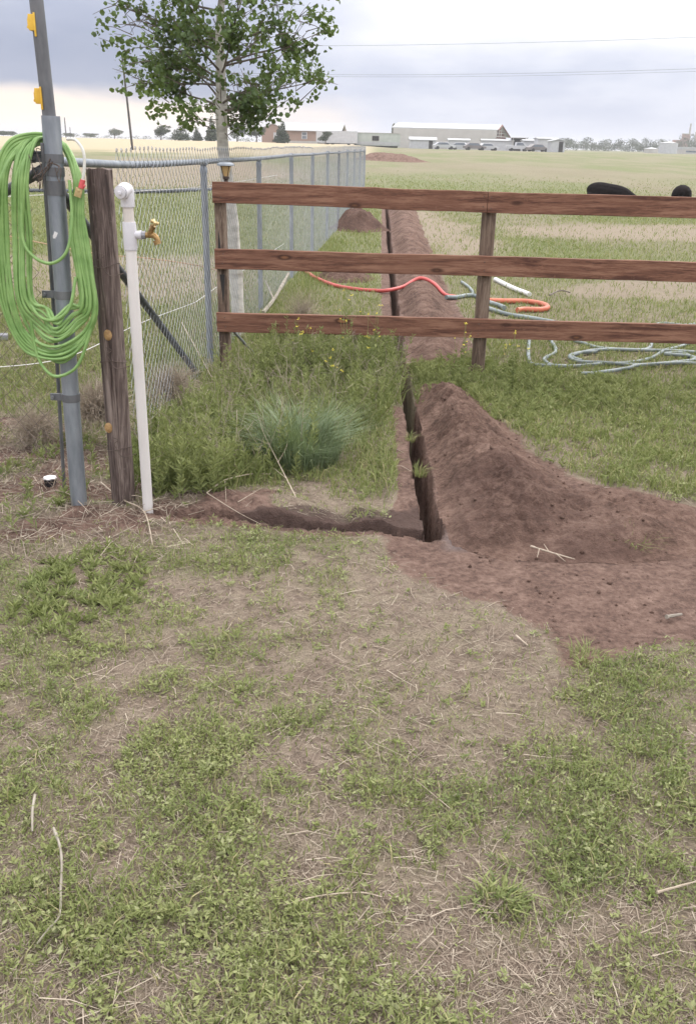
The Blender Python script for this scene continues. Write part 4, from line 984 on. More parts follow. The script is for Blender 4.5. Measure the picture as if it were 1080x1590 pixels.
for ky in (398, 545, 688):
    c_ = W0 * 0 + (WT * ((ky - 787) / (262 - 787.0))); a_ = np.linspace(0, 2 * math.pi, 26)
    P = np.stack([0.056 * np.cos(a_), 0.056 * np.sin(a_), 0.008 * np.sin(a_ * 2 + ky)], -1) + c_
    mb = MB(); mb.tube(P, 0.0018, 5)
    e = P[19]
    mb.tube(crom([e, e + [0.01, -0.006, -0.02], e + [0.03, -0.004, -0.032], e + [0.055, 0.01, -0.03], e + [0.075, 0.03, -0.026]], 5), 0.0016, 5)
    mb.tube(crom([e, e + [-0.01, -0.008, 0.03], e + [0.01, -0.01, 0.05], e + [-0.015, -0.006, 0.06]], 5), 0.0014, 5)
    mb.build('wire_tie', M['wire_dark'], wp, True)

# ------------------------------------------------------------------ white PVC riser with hose tap
VB = gnd(231, 803); vz = float(ground_z(VB[0], VB[1], False)); V0 = np.array([VB[0], VB[1], vz])
vp = thing('water_riser', 'white PVC standpipe with a brass hose tap beside the wooden post', 'standpipe', V0)
VT = aty(197.5, 300, VB[1]) - V0; va = VT / np.linalg.norm(VT)
def vat(py): return VT * ((803 - py) / 503.0) ** 1.0
def vax(py):
    best = min(np.linspace(0, 1.05, 500), key=lambda f: abs(_prj(V0 + VT * f)[1] - py)); return VT * best
mb = MB(); mb.tube([-va * 0.2, vax(387)], 0.0225, 24); mb.build('lower_pipe', M['pvc_pipe'], vp, True)
mb = MB(); mb.tube([vax(388), vax(385), vax(348), vax(345)], [0.0262, 0.0275, 0.0275, 0.0262], 24); o1 = vax(364)
mb.tube([o1, o1 + [0.035, 0.0, -0.001], o1 + [0.048, 0, -0.001]], [0.0165, 0.0165, 0.0185], 20); te = mb.build('tee', M['pvc'], vp, True)
mb = MB(); mb.tube([vax(346), vax(320)], 0.0215, 24); mb.build('nipple', M['pvc_dirty'], vp, True)
e0 = vax(322); e1 = vax(301)
mb = MB(); mb.tube([e0, e0 + va * 0.006, e1 - va * 0.004], [0.0265, 0.0275, 0.0275], 24)
mb.tube(crom([e1 - va * 0.01, e1 + va * 0.012, e1 + va * 0.018 + [-0.004, -0.014, 0], e1 + va * 0.012 + [-0.008, -0.034, 0], e1 + va * 0.008 + [-0.012, -0.052, 0]], 5), 0.0275, 24); mb.build('elbow', M['pvc'], vp, True)
pc = e1 + va * 0.008 + np.array([-0.0125, -0.053, 0]); pd = np.array([-0.2, -0.97, -0.1]); pd /= np.linalg.norm(pd)
mb = MB(); mb.tube([pc, pc + pd * 0.006], 0.0225, 24); mb.box(pc + pd * 0.010, (0.012, 0.010, 0.012)); mb.build('plug', M['pvc'], vp, True, 0.0012)
ta = o1 + np.array([0.048, 0, -0.001])
mb = MB(); mb.tube([ta, ta + [0.016, 0, 0]], 0.0155, 8); mb.build('collar', M['grey_fit'], te, True)
mb = MB(); mb.tube(crom([ta + [0.012, 0, 0], ta + [0.03, -0.003, 0.001], ta + [0.05, -0.006, 0.0], ta + [0.062, -0.010, -0.010], ta + [0.068, -0.012, -0.026]], 4), 0.0115, 14)
mb.tube([ta + [0.060, -0.010, -0.018], ta + [0.066, -0.011, -0.034]], 0.0145, 14)
mb.tube([ta + [0.032, -0.004, 0.0], ta + [0.048, -0.012, 0.032]], [0.013, 0.0095], 8); mb.tube([ta + [0.046, -0.011, 0.028], ta + [0.052, -0.013, 0.038]], 0.012, 6)
tap = mb.build('tap_body', M['brass'], te, True)
hc = ta + np.array([0.058, -0.016, 0.052]); mb = MB(); mb.tube([ta + [0.050, -0.013, 0.036], hc], 0.004, 8)
ax_ = np.array([0.5, -0.2, 0.84]); ax_ /= np.linalg.norm(ax_); u_ = np.cross(ax_, [0, 1, 0]); u_ /= np.linalg.norm(u_); w2 = np.cross(ax_, u_)
for k in range(4):
    an = math.pi / 2 * k + 0.5; mb.tube([hc, hc + 0.017 * (math.cos(an) * u_ + math.sin(an) * w2)], [0.005, 0.0068], 8)
mb.build('tap_handle', M['brass_bright'], te, True)

# ------------------------------------------------------------------ coil of green hose on the steel post
def hose_coil():
    mb = MB(); rr = random.Random(5); Y = PB[1]; o_ = PB0 + PT
    def pt(x, y, dy): return aty(x, y, Y + dy)
    n = 15
    for i in range(n):
        u = i / (n - 1); j = lambda s: rr.uniform(-s, s)
        bot = 497 + 55 * u + j(9); lx = 42 - 34 * u + j(6); rx = 126 + 24 * u + j(4)
        P = [pt(82 + j(4), 214 + 10 * rr.random(), 0.075), pt(54 - 14 * u + j(4), 217 + 12 * rr.random(), 0.0), pt(lx - 2 + j(3), 270 + j(8), -0.045 - 0.02 * rr.random()), pt(lx - 3 * u + j(4), 370 + j(10), -0.055),
             pt(lx + 6 + j(4), 460 + 10 * u, -0.06 - 0.02 * rr.random()), pt(lx + 32, bot - 18, -0.065), pt(88 + j(6), bot, -0.075 - 0.02 * rr.random()), pt(rx - 20, bot - 22, -0.06), pt(rx + j(3), 465 + 14 * u, -0.05 - 0.02 * rr.random()),
             pt(rx - 12 - 6 * u + j(4), 370 + j(12), -0.035), pt(118 + 8 * u + j(3), 285 + j(6), -0.01), pt(103 + j(4), 232 + j(4), 0.045)]
        mb.tube(crom(P, 9, True), 0.0068, 8, False, True)
    for k in range(5):   # the outer bight that swings out past the left edge
        j = lambda s: rr.uniform(-s, s)
        P = [pt(80, 212 + 3 * k, 0.07), pt(46, 208 + 4 * k, 0.01), pt(12 + 2 * k, 222 + 5 * k, -0.03), pt(-6 + 3 * k + j(2), 275 + j(5), -0.05), pt(-4 + 4 * k + j(3), 370, -0.05), pt(2 + 5 * k, 470 + j(8), -0.06), pt(40, 545 - 6 * k, -0.07), pt(95, 558 + j(10), -0.07), pt(138, 520 + j(8), -0.06), pt(144 + j(4), 450, -0.05), pt(130, 340, -0.025), pt(104, 236, 0.05)]
        mb.tube(crom(P, 9, True), 0.0068, 8, False, True)
    mb.tube(crom([pt(34, 300, -0.06), pt(36, 370, -0.075), pt(52, 398, -0.09), pt(80, 409, -0.1), pt(104, 390, -0.09), pt(112, 340, -0.06), pt(108, 280, -0.03)], 8), 0.0068, 8)
    mb.tube(crom([pt(44, 470, -0.06), pt(58, 550, -0.08), pt(80, 582, -0.09), pt(105, 580, -0.09), pt(125, 560, -0.08), pt(145, 500, -0.06)], 8), 0.0068, 8)
    mb.tube(crom([pt(40, 450, -0.06), pt(58, 488, -0.085), pt(84, 497, -0.095), pt(108, 478, -0.09), pt(118, 430, -0.06)], 8), 0.0068, 8)
    V = [v - o_ for v in mb.v]; mb.v = V
    th = thing('garden_hose', 'coil of bright green garden hose hung on the steel post', 'hose', o_)
    mb.build('hose_loops', M['hose_green'], th, True)
    mb = MB(); mb.tube(crom([pt(104, 216, -0.02), pt(118, 218, -0.035), pt(130, 236, -0.045), pt(131, 262, -0.05), pt(128, 284, -0.05)], 6) - o_, 0.0058, 8); mb.build('hose_end', M['clear'], th, True)
    mb = MB(); mb.tube([pt(129, 279, -0.05) - o_, pt(126, 292, -0.05) - o_], [0.010, 0.012], 10); mb.tube([pt(124, 284, -0.05) - o_, pt(132, 290, -0.05) - o_], 0.007, 8); mb.build('end_clip', M['red'], th, True)
    mb = MB(); mb.box(pt(122, 299, -0.052) - o_, (0.028, 0.008, 0.036), [[.95, 0, .3], [0, 1, 0], [-.3, 0, .95]]); mb.tube([pt(122, 296, -0.058) - o_, pt(122, 296, -0.05) - o_], 0.006, 10); mb.build('brass_tag', M['brass_bright'], th, True, 0.0015)
hose_coil()

# ------------------------------------------------------------------ three-plank fence
RY = 6.70
pf = thing('plank_fence', 'three-plank red-brown stained wooden fence crossing behind the weeds', 'fence', (-0.99, RY, 0))
PF = np.array(pf.location)
def plank(x0, x1, zl, zr, seed, h=0.140):
    """sawn board with slightly wandering edges, top slope from left to right"""
    n = 40; xs = np.linspace(x0, x1, n); V = []; rr = np.random.default_rng(seed)
    bow = 0.007 * np.cumsum(rr.standard_normal(n)) / math.sqrt(n)
    for k in range(n):
        zc = zl + (zr - zl) * (xs[k] - x0) / (x1 - x0) + bow[k]; yb = 0.003 * math.sin(k * 0.2 + seed)
        b = 0.003
        for (dy, dz) in ((-0.019 + b, -h / 2), (0.019 - b, -h / 2), (0.019, -h / 2 + b), (0.019, h / 2 - b), (0.019 - b, h / 2), (-0.019 + b, h / 2), (-0.019, h / 2 - b), (-0.019, -h / 2 + b)):
            V.append([xs[k], RY + yb + dy, zc + dz])
    Fc = [(k * 8 + a, k * 8 + (a + 1) % 8, k * 8 + 8 + (a + 1) % 8, k * 8 + 8 + a) for k in range(n - 1) for a in range(8)]
    Fc += [tuple(range(7, -1, -1)), tuple((n - 1) * 8 + a for a in range(8))]
    return MB().add(np.array(V) - PF, Fc)
def railz(pl, pr):
    l = aty(*pl, RY)[2]; r = aty(*pr, RY)[2]; return l, r
xl = [aty(330, 298, RY)[0], aty(334, 401, RY)[0], aty(337, 500, RY)[0]]
zc = [(aty(330, 298.5, RY)[2], aty(757, 314, RY)[2]), (aty(335, 401.5, RY)[2], aty(1080, 422, RY)[2]), (aty(337, 499.5, RY)[2], aty(1080, 517.5, RY)[2])]
XJ = aty(756, 314, RY)[0]; XR = aty(1080, 322, RY)[0]; zR = aty(1080, 322.5, RY)[2]
sl_ = (zR - zc[0][1]) / (XR - XJ)
plank(xl[0], XJ - 0.002, zc[0][0], zc[0][1], 1).build('plank', M['rail'], pf, True)
plank(XJ + 0.002, XR + 1.5, zc[0][1], zR + sl_ * 1.5, 2).build('plank', M['rail'], pf, True)
for k in (1, 2):
    x1 = aty(1080, 420, RY)[0]; s_ = (zc[k][1] - zc[k][0]) / (x1 - xl[k]); plank(xl[k], x1 + 1.45, zc[k][0], zc[k][1] + s_ * 1.45, 3 + k).build('plank', M['rail'], pf, True)
for zz_, xs_ in ((zc[0][0], (xl[0] + .06, )), (zc[0][1], (XJ - .03, XJ + .03)), (zc[1][0], (xl[1] + .06,)), ((zc[1][0] * .43 + zc[1][1] * .57), (XJ + .01,)), (zc[2][0], (xl[2] + .06,)), ((zc[2][0] * .43 + zc[2][1] * .57), (XJ,))):
    for x_ in xs_:
        for dz_ in (-.035, .035):
            mb = MB(); c_ = np.array([x_ + random.uniform(-.008, .008), RY - 0.0225, zz_ + dz_ + random.uniform(-.006, .006)]) - PF; mb.tube([c_ + [0, .004, 0], c_ + [0, -.0012, 0]], 0.0042, 10); mb.build('nail_head', M['wire_dark'], pf)
# square left post with weathered notches, round right post, and the next one out of the picture
xp = aty(347, 430, RY + 0.06)[0]
post_mesh(np.array([xp, RY + 0.066, -0.1]) - PF, np.array([xp - 0.01, RY + 0.066, zc[0][0] + 0.05]) - PF, 0.041, 9, n=32, seg=30, crack=False, square=1).build('post', M['post'], pf, True)
for z0_, z1_ in ((1.02, 0.84), (0.70, 0.48)):
    mb = MB(); y_ = RY + 0.026
    mb.add(np.array([[xp - 0.022, y_, z0_], [xp + 0.014, y_, z0_], [xp - 0.001, y_, z1_], [xp - 0.022, y_ - 0.0015, z0_], [xp + 0.014, y_ - 0.0015, z0_], [xp - 0.001, y_ - 0.0015, z1_]]) - PF, [(0, 1, 2), (3, 5, 4), (0, 3, 4, 1), (1, 4, 5, 2), (2, 5, 3, 0)]) if z0_ < 0.8 else \
        mb.add(np.array([[xp - 0.03, y_, z1_], [xp - 0.002, y_, z1_], [xp - 0.022, y_, z0_], [xp - 0.03, y_ - 0.0015, z1_], [xp - 0.002, y_ - 0.0015, z1_], [xp - 0.022, y_ - 0.0015, z0_]]) - PF, [(0, 1, 2), (3, 5, 4), (0, 3, 4, 1), (1, 4, 5, 2), (2, 5, 3, 0)])
    mb.build('crack', M['dark'], pf)
xq0 = gnd(742, 583)[0]; xq1 = aty(758, 332, RY + 0.07)[0]
post_mesh(np.array([xq0, RY + 0.075, -0.1]) - PF, np.array([xq1 + 0.004, RY + 0.075, zc[0][1] + 0.05]) - PF, 0.050, 14, n=26, seg=34, flats=0.2, crack=False).build('post', M['post'], pf, True)
post_mesh(np.array([3.15, RY + 0.075, -0.1]) - PF, np.array([3.15, RY + 0.075, zR + 0.02]) - PF, 0.050, 15, n=26, seg=34, flats=0.2, crack=False).build('post', M['post'], pf, True)
# garden lantern on the end post
lw = aty(351, 281, RY + 0.066)
ln = thing('lantern', 'small amber glass lantern standing on the left end of the plank fence', 'lantern', lw)
MB().lathe([(0.012, -0.02), (0.014, 0.008), (0.022, 0.014), (0.024, 0.028), (0.018, 0.032)], n=12).build('base', M['bronze'], ln, True)
MB().lathe([(0.019, 0.030), (0.037, 0.096), (0.037, 0.100)], n=8).build('glass', M['amber'], ln, False)
mb = MB()
for k in range(4):
    a = math.pi / 4 + k * math.pi / 2; mb.tube([[0.020 * math.cos(a), 0.020 * math.sin(a), 0.030], [0.039 * math.cos(a), 0.039 * math.sin(a), 0.100]], 0.003, 6)
mb.build('frame', M['bronze'], ln, True)
MB().lathe([(0.042, 0.098), (0.062, 0.102), (0.060, 0.112), (0.045, 0.122), (0.02, 0.126)], n=16).build('cap', M['galv'], ln, True)
# metal stake leaning behind the left post
r0 = aty(362, 514, RY + 0.14); r1 = gnd(398, 553); mb = MB(); mb.tube([np.zeros(3), r0 - r1], 0.011, 10); ob = mb.build('metal_rod', M['galv'], None, True); ob.location = tuple(r1); tag(ob, 'thin metal rod leaning behind the lowest plank at the left post', 'rod')

# ------------------------------------------------------------------ hoses and pipes lying beyond the fence
def ground_tube(name, label, pts, r, mat, cat, lift=0.0, n=10, fit=None, group=None):
    def w(p_):
        g_ = gnd(p_[0], p_[1]); hh = float(np.maximum(berm(np.array([g_[0]]), np.array([g_[1]]))[0], 0)) if 6.85 < g_[1] < 60 else 0
        return np.array([g_[0], g_[1], float(ground_z(g_[0], g_[1], False)) + hh + r + lift + (p_[2] if len(p_) > 2 else 0)])
    P = crom([w(p_) for p_ in pts], n); o_ = P[0].copy(); o_[2] -= r
    mb = MB(); mb.tube(P - o_, r, 12)
    ob = mb.build(name, M[mat], None, True); ob.location = tuple(o_); return tag(ob, label, cat, group)
ground_tube('hose', 'red hose lying across the trench and soil berm behind the middle plank', [(440, 405), (468, 420), (490, 434), (520, 446), (555, 452), (585, 454), (600, 456, .02), (625, 453), (650, 450), (672, 453), (690, 459), (708, 462)], 0.021, 'hose_red', 'hose')
ground_tube('hose', 'orange hose bent back on itself right of the round post', [(748, 468), (780, 470), (815, 471), (840, 476), (849, 482), (838, 486), (812, 486), (802, 487)], 0.028, 'hose_orange', 'hose')
ground_tube('pipe', 'straight white plastic pipe lying on the grass right of the round post', [(768, 438), (795, 449), (821, 461)], 0.028, 'pale_plastic', 'pipe')
ground_tube('hose', 'short pale bent hose piece just left of the round post', [(716, 440), (727, 447), (733, 453), (732, 460)], 0.018, 'hose_grey', 'hose')
ground_tube('hose', 'grey hose end curving across towards the round post from the left', [(692, 466), (708, 463), (725, 460), (740, 461), (756, 470), (775, 478), (782, 483)], 0.024, 'hose_grey', 'hose')
ground_tube('hose', 'grey hose running under the lowest plank from behind the round post', [(748, 478), (765, 486), (790, 493), (820, 498), (860, 505)], 0.022, 'hose_grey', 'hose')
ground_tube('hose', 'tangled pile of faded blue-grey hose on the grass under the lowest plank',
            [(846, 520), (858, 540), (861, 552), (845, 560), (846, 567), (858, 573), (890, 573), (930, 571), (980, 567), (1010, 560), (1030, 548), (1050, 540), (1068, 534), (1078, 522), (1085, 506), (1060, 508), (1020, 506), (1012, 530), (1004, 545), (970, 547), (930, 545), (905, 538), (890, 532), (868, 518), (850, 506), (826, 515), (820, 540), (820, 563), (828, 571), (860, 574)],
            0.015, 'hose_grey', 'hose', n=6)
ground_tube('hose', 'flat loop of grey hose lying in the tangled pile at the right edge', [(925, 555), (900, 556), (883, 561), (895, 568), (940, 571), (990, 574), (1040, 570), (1075, 564), (1070, 558), (1030, 556), (1060, 552), (1085, 566), (1110, 562), (1090, 552), (1050, 549), (1000, 550), (950, 550), (915, 553), (886, 561), (902, 568)], 0.015, 'hose_grey', 'hose', 0.012, 6)
ground_tube('hose', 'grey-green hose bight at the front of the tangled pile', [(1100, 573), (1060, 572), (1020, 574), (985, 576), (975, 582), (950, 586), (920, 588), (900, 588)], 0.014, 'hose_grey', 'hose', 0.02, 6)

# small items at the left
c_ = gnd(80, 762); lid = thing('plastic_cup', 'small black plastic pot with a white lid on the soil by the steel post', 'pot', (c_[0], c_[1], float(ground_z(c_[0], c_[1], False)) - 0.01))
MB().lathe([(0.020, 0), (0.026, 0.004), (0.030, 0.035), (0.032, 0.038), (0.030, 0.04)], n=20).build('pot', M['black_plastic'], lid, True)
MB().lathe([(0.030, 0.0405), (0.0325, 0.042), (0.031, 0.046), (0.020, 0.0465), (0.016, 0.047), (0.004, 0.047)], n=20).build('lid', M['pale_plastic'], lid, True)
c_ = gnd(6, 531); mb = MB(); mb.box((0, 0, 0.03), (0.30, 0.10, 0.045)); mb.box((-0.02, 0.0, 0.062), (0.2, 0.07, 0.02)); ob = mb.build('plank', M['grey_plank'], None, False, 0.006); ob.name = 'timber_scrap'; ob.location = (c_[0] - 0.12, c_[1], float(ground_z(c_[0], c_[1], False))); ob.rotation_euler = (0, 0.05, 0.3); tag(ob, 'grey weathered timber offcut on the grass at the left edge', 'board')

# ------------------------------------------------------------------ aspen behind the wire fence
def aspen():
    b = gnd(372, 520); z = float(ground_z(b[0], b[1], False)); o_ = np.array([b[0], b[1], z])
    th = thing('aspen_tree', 'young pale-barked aspen with round green leaves behind the chain link', 'tree', o_)
    Y = b[1]
    ax = [np.array([0, 0, -0.1]), aty(361, 350, Y) - o_, aty(346, 225, Y) - o_, aty(343, 120, Y) - o_, aty(341, 40, Y + .02) - o_]
    d = (ax[-1] - ax[-2]); ax += [ax[-1] + d * 1.1 + [0.04, 0, 0], ax[-1] + d * 2.6 + [-0.02, .05, 0]]
    TP = crom(ax, 8); k = len(TP); rr_ = np.interp(np.linspace(0, 1, k), [0, 0.2, 0.5, 0.75, 1], [0.062, 0.052, 0.042, 0.026, 0.006]) * (1 + 0.05 * RNG.standard_normal(k))
    mb = MB(); mb.tube(TP, rr_, 14); trunk = mb.build('trunk', M['bark'], th, True)
    rr = random.Random(21); lm = MB(); tips = []
    zs = TP[:, 2]
    def trunk_at(zq): return np.array([np.interp(zq, zs, TP[:, i]) for i in range(3)])
    # limbs: height on trunk, azimuth, length, rise
    limbs = []
    for i in range(34):
        zz = rr.uniform(1.72, 4.1); limbs.append((zz, rr.uniform(0, 2 * math.pi), rr.uniform(0.50, 0.80) * (1.0 if zz < 3 else 0.8), rr.uniform(0.1, 0.6)))
    limbs += [(1.92, 0.15, 0.85, 0.15), (1.85, math.pi - 0.1, 0.65, 0.35), (2.05, math.pi + 0.25, 0.8, 0.42), (2.15, 0.0, 0.85, 0.3), (2.3, math.pi, 0.9, 0.30), (1.83, -0.5, 0.55, 0.10), (2.0, math.pi - 0.3, 0.75, 0.55)]
    for zz, az_, Ln, rise_ in limbs:
        p0 = trunk_at(zz); d = np.array([math.cos(az_), math.sin(az_), rise_]); d /= np.linalg.norm(d)
        pts = [p0]
        for j in range(1, 6):
            d = d + np.array([rr.uniform(-.16, .16), rr.uniform(-.16, .16), rr.uniform(-.12, .14)]); d /= np.linalg.norm(d); pts.append(pts[-1] + d * Ln / 5)
        P = crom(pts, 3); lm.tube(P, np.linspace(0.010, 0.002, len(P)), 6)
        for j in range(17):
            f = rr.uniform(0.28, 1.0) ** 0.75; q0 = P[int(f * (len(P) - 1))]; dd = d * 0.5 + np.array([rr.gauss(0, .6), rr.gauss(0, .6), rr.gauss(0.05, .5)]); dd /= np.linalg.norm(dd)
            q1 = q0 + dd * rr.uniform(0.08, 0.24); lm.tube([q0, (q0 + q1) / 2 + [0, 0, .006], q1], [0.0035, 0.0025, 0.0015], 4); tips.append((q0, q1))
    prof_z = [1.70, 1.85, 2.05, 2.4, 3.0, 3.6, 4.1, 4.35]; prof_r = [0.30, 0.68, 0.87, 0.96, 0.98, 0.78, 0.40, 0.1]
    extra = []
    while len(extra) < 520:
        zz = rr.uniform(1.72, 4.3); a_ = rr.uniform(0, 2 * math.pi); R_ = np.interp(zz, prof_z, prof_r) * (0.86 + 0.28 * float(vnoise(np.array([a_ * 1.4]), np.array([zz * 2.2]), 951)[0]))
        r_ = R_ * math.sqrt(rr.uniform(0.04, 1.0)); c_ = trunk_at(zz) + [r_ * math.cos(a_), r_ * math.sin(a_), 0]
        dd = np.array([math.cos(a_), math.sin(a_), rr.uniform(-.5, .6)]); extra.append((c_ - dd * 0.07, c_ + dd * 0.05))
        if rr.random() < 0.5: lm.tube([c_ - dd * 0.22 - [0, 0, .04], c_ - dd * .07, c_ + dd * 0.05], [0.004, 0.0028, 0.0014], 4)
    tips = [t_ for t_ in tips if np.hypot(t_[1][0] - trunk_at(t_[1][2])[0], t_[1][1]) < np.interp(t_[1][2], prof_z, prof_r) * 1.05][::2] + extra
    lm.build('limbs', M['twig'], th, True)
    L = Leaves(); V = []
    q0 = np.array([a for a, b_ in tips]); q1 = np.array([b_ for a, b_ in tips]); per = 19
    ci = np.repeat(np.arange(len(tips)), per); f = RNG.random(len(ci))[:, None] * 1.05
    base = q0[ci] * (1 - f) + q1[ci] * f + unit(len(ci)) * 0.06
    # leave gaps so the sky shows through
    gap_ = fbm(base[:, 0] * 7 + 3 * base[:, 1], base[:, 2] * 7, 901, 3); keep = gap_ > 0.41; base = base[keep]
    n = len(base); d = unit(n, -0.9, 0.3); sd = perp(d)
    ll = 0.028 + 0.020 * RNG.random(n); cl = fbm(base[:, 0] * 2.5, base[:, 2] * 2.5 + base[:, 1], 911, 3)
    tn = np.clip(0.5 + 1.3 * (cl - 0.5) + 0.35 * (RNG.random(n) - 0.5), 0, 1)
    # round leaves as six-sided folded discs
    nrm = np.cross(sd, d); A6 = [(0.0, 0.0), (0.22, 0.45), (0.62, 0.46), (1.0, 0.0), (0.62, -0.46), (0.22, -0.45)]
    Vv = np.stack([base + d * (a * ll)[:, None] + sd * (b_ * ll)[:, None] + nrm * (abs(b_) * 0.35 * ll)[:, None] for a, b_ in A6], 1).reshape(-1, 3)
    i = 6 * np.arange(n)[:, None]
    ob = obj_np('crown', M['leaf'], th, V=Vv, quads=np.concatenate([i + np.array([[0, 1, 2, 3]]), i + np.array([[0, 3, 4, 5]])]), tint=np.repeat(tn, 6))
aspen()

# ------------------------------------------------------------------ black calves
def calf(loc, rz, label, scale=1.0, turn=0.0):
    th = thing('black_calf', label, 'calf', loc, rz)
    s = scale
    CH = [[(-.60, 0, .52, .10), (-.52, 0, .58, .20), (-.34, 0, .58, .255), (-.05, 0, .54, .265), (.22, 0, .52, .25), (.42, 0, .50, .21), (.58, .02 + turn, .46, .15), (.74, .04 + turn * 1.6, .40, .105), (.84, .06 + turn * 2.2, .26, .09), (.90, .07 + turn * 2.5, .13, .062), (.92, .075 + turn * 2.6, .08, .05)],
          [(.40, .11, .50, .12), (.42, .12, .36, .065), (.42, .13, .24, .045), (.43, .13, .12, .036), (.44, .13, .02, .045)],
          [(.42, -.11, .50, .12), (.44, -.12, .36, .065), (.44, -.13, .24, .045), (.45, -.13, .12, .036), (.47, -.13, .02, .045)],
          [(-.42, .11, .52, .16), (-.40, .13, .38, .09), (-.52, .14, .25, .045), (-.50, .14, .11, .036), (-.47, .14, .02, .045)],
          [(-.44, -.11, .52, .16), (-.44, -.13, .38, .09), (-.57, -.14, .25, .045), (-.55, -.14, .11, .036), (-.52, -.14, .02, .045)],
          [(-.58, 0, .68, .035), (-.645, 0, .55, .022), (-.65, .01, .40, .018), (-.65, .01, .30, .032), (-.65, .01, .24, .02)]]
    mb = MB()
    for ch_ in CH:
        A_ = np.array(ch_); Q_ = crom(A_, 4); mb.tube(Q_[:, :3] * s, np.maximum(Q_[:, 3], .012) * s, 14)
    ob = mb.build('body', M['black_hide'], th, True)
    rm = ob.modifiers.new('remesh', 'REMESH'); rm.mode = 'VOXEL'; rm.voxel_size = 0.018; rm.use_smooth_shade = True
    sm_ = ob.modifiers.new('smooth', 'SMOOTH'); sm_.factor = 0.5; sm_.iterations = 6
    for sgn in (1, -1):
        mb = MB(); p0 = np.array([.80, .05 + turn * 2 + sgn * .07, .40]) * s; p1 = p0 + np.array([-.02, sgn * .11, .0]) * s
        mb.tube([p0, (p0 + p1) / 2 + [0, 0, .012 * s], p1], [.02 * s, .042 * s, .008 * s], 8); mb.build('ear', M['black_hide'], th, True)
c1 = gnd(942, 333); c2 = gnd(1052, 336)
calf((c1[0], c1[1], float(ground_z(c1[0], c1[1], False))), rad(-38), 'black calf grazing with sloping back, left of the two above the top plank', 0.98)
calf((c2[0], c2[1], float(ground_z(c2[0], c2[1], False))), rad(72), 'black calf seen from behind at the right edge above the top plank', 0.98, 0.02)

# ------------------------------------------------------------------ far things
def foliage_blob(name, parent, centres, n, size, mat, tb=0.5, leaf=None, seed=1):
    """crown of many small leaf sprays spread through several uneven lobes"""
    rs = np.random.default_rng(seed); cs = np.array([c_[:3] for c_ in centres]); rd = np.array([c_[3:6] for c_ in centres])
    wts = np.prod(rd, 1); ci = rs.choice(len(cs), n, p=wts / wts.sum())
    u = rs.standard_normal((n, 3)); u /= np.linalg.norm(u, axis=1)[:, None]; P = cs[ci] + u * (rs.random(n) ** 0.45)[:, None] * rd[ci]
    d = rs.standard_normal((n, 3)); d /= np.linalg.norm(d, axis=1)[:, None]; sd = np.cross(d, rs.standard_normal((n, 3))); sd /= np.linalg.norm(sd, axis=1)[:, None] + 1e-9
    L = Leaves(); ll = size * (0.6 + 0.8 * rs.random(n)); tint = tb + 0.5 * (rs.random(len(cs))[ci] - 0.5) + 0.4 * (rs.random(n) - 0.5)
    L.leaf(P - d * ll[:, None] / 2, d, sd, ll, ll * 0.7, tint); return L.build(name, mat, parent)
def far_tree(px, py_top, Y, wpx, label, kind='round', tb=0.4, seed=1, group='trees on the skyline'):
    b = aty(px, 215, Y); z = float(ground_z(b[0], Y, False)); topz = aty(px, py_top, Y)[2]; h = max(topz - z, 1.0); w_ = wpx / F_PX * Y * 1.02
    th = thing('conifer_tree' if kind == 'cone' else 'leafy_tree', label, 'tree', (b[0], Y, z - 0.05), 0, group)
    rs = np.random.default_rng(seed)
    MB().tube(crom([[0, 0, -0.2], [0.02 * h, 0, h * 0.3], [0, 0.01, h * 0.75]], 3), np.linspace(0.05 * h, 0.012 * h, 7), 8).build('trunk', M['twig'], th, True)
    if kind == 'cone': cs = [(rs.uniform(-.05, .05) * w_, 0, h * f, w_ * 0.52 * (1.08 - f), w_ * 0.5 * (1.08 - f), h * 0.13) for f in np.linspace(0.12, 0.95, 7)]
    else: cs = [(rs.uniform(-.33, .33) * w_, rs.uniform(-.2, .2) * w_, h * rs.uniform(0.35, 0.85), w_ * rs.uniform(.16, .3), w_ * .25, h * rs.uniform(.10, .2)) for _ in range(10)] + [(0, 0, h * 0.55, w_ * .28, w_ * .25, h * .3)]
    foliage_blob('crown', th, cs, 1700, max(0.075 * h, 0.045 * w_), M['fartree'], tb, seed=seed)
far_tree(178, 197, 330, 30, 'pale round tree on the skyline left of the tall utility pole', 'round', 0.9, 1)
far_tree(140, 206, 330, 26, 'low pale bush clump on the skyline between the steel pole and round tree', 'round', 0.9, 2)
far_tree(108, 205, 330, 18, 'small grey bush on the skyline just right of the steel pole', 'round', 0.8, 3)
far_tree(6, 203, 300, 40, 'bushy trees on the skyline at the left picture edge', 'round', 0.5, 4)
far_tree(250, 192, 190, 34, 'sparse tree right of the utility pole, leftmost of the grove', 'round', 0.55, 5)
far_tree(281, 190, 190, 36, 'dark dense conifer beside the sparse tree', 'cone', 0.5, 6)
far_tree(306, 196, 190, 18, 'small dark conifer right of the dense one', 'cone', 0.5, 7)
far_tree(329, 180, 190, 22, 'tall dark conifer just left of the aspen trunk', 'cone', 0.5, 8)
far_tree(368, 190, 190, 34, 'dark broad tree just right of the aspen trunk', 'round', 0.35, 9)
far_tree(398, 194, 190, 30, 'green rounded tree left of the brick house', 'round', 0.5, 10)
far_tree(438, 186, 170, 26, 'dark green tree standing against the brick house wall', 'cone', 0.4, 11)
far_tree(505, 202, 160, 22, 'young sparse tree in front of the white trailer', 'round', 0.45, 12)
far_tree(612, 192, 260, 10, 'thin bare-looking tree at the left end of the long barn', 'round', 0.9, 13)
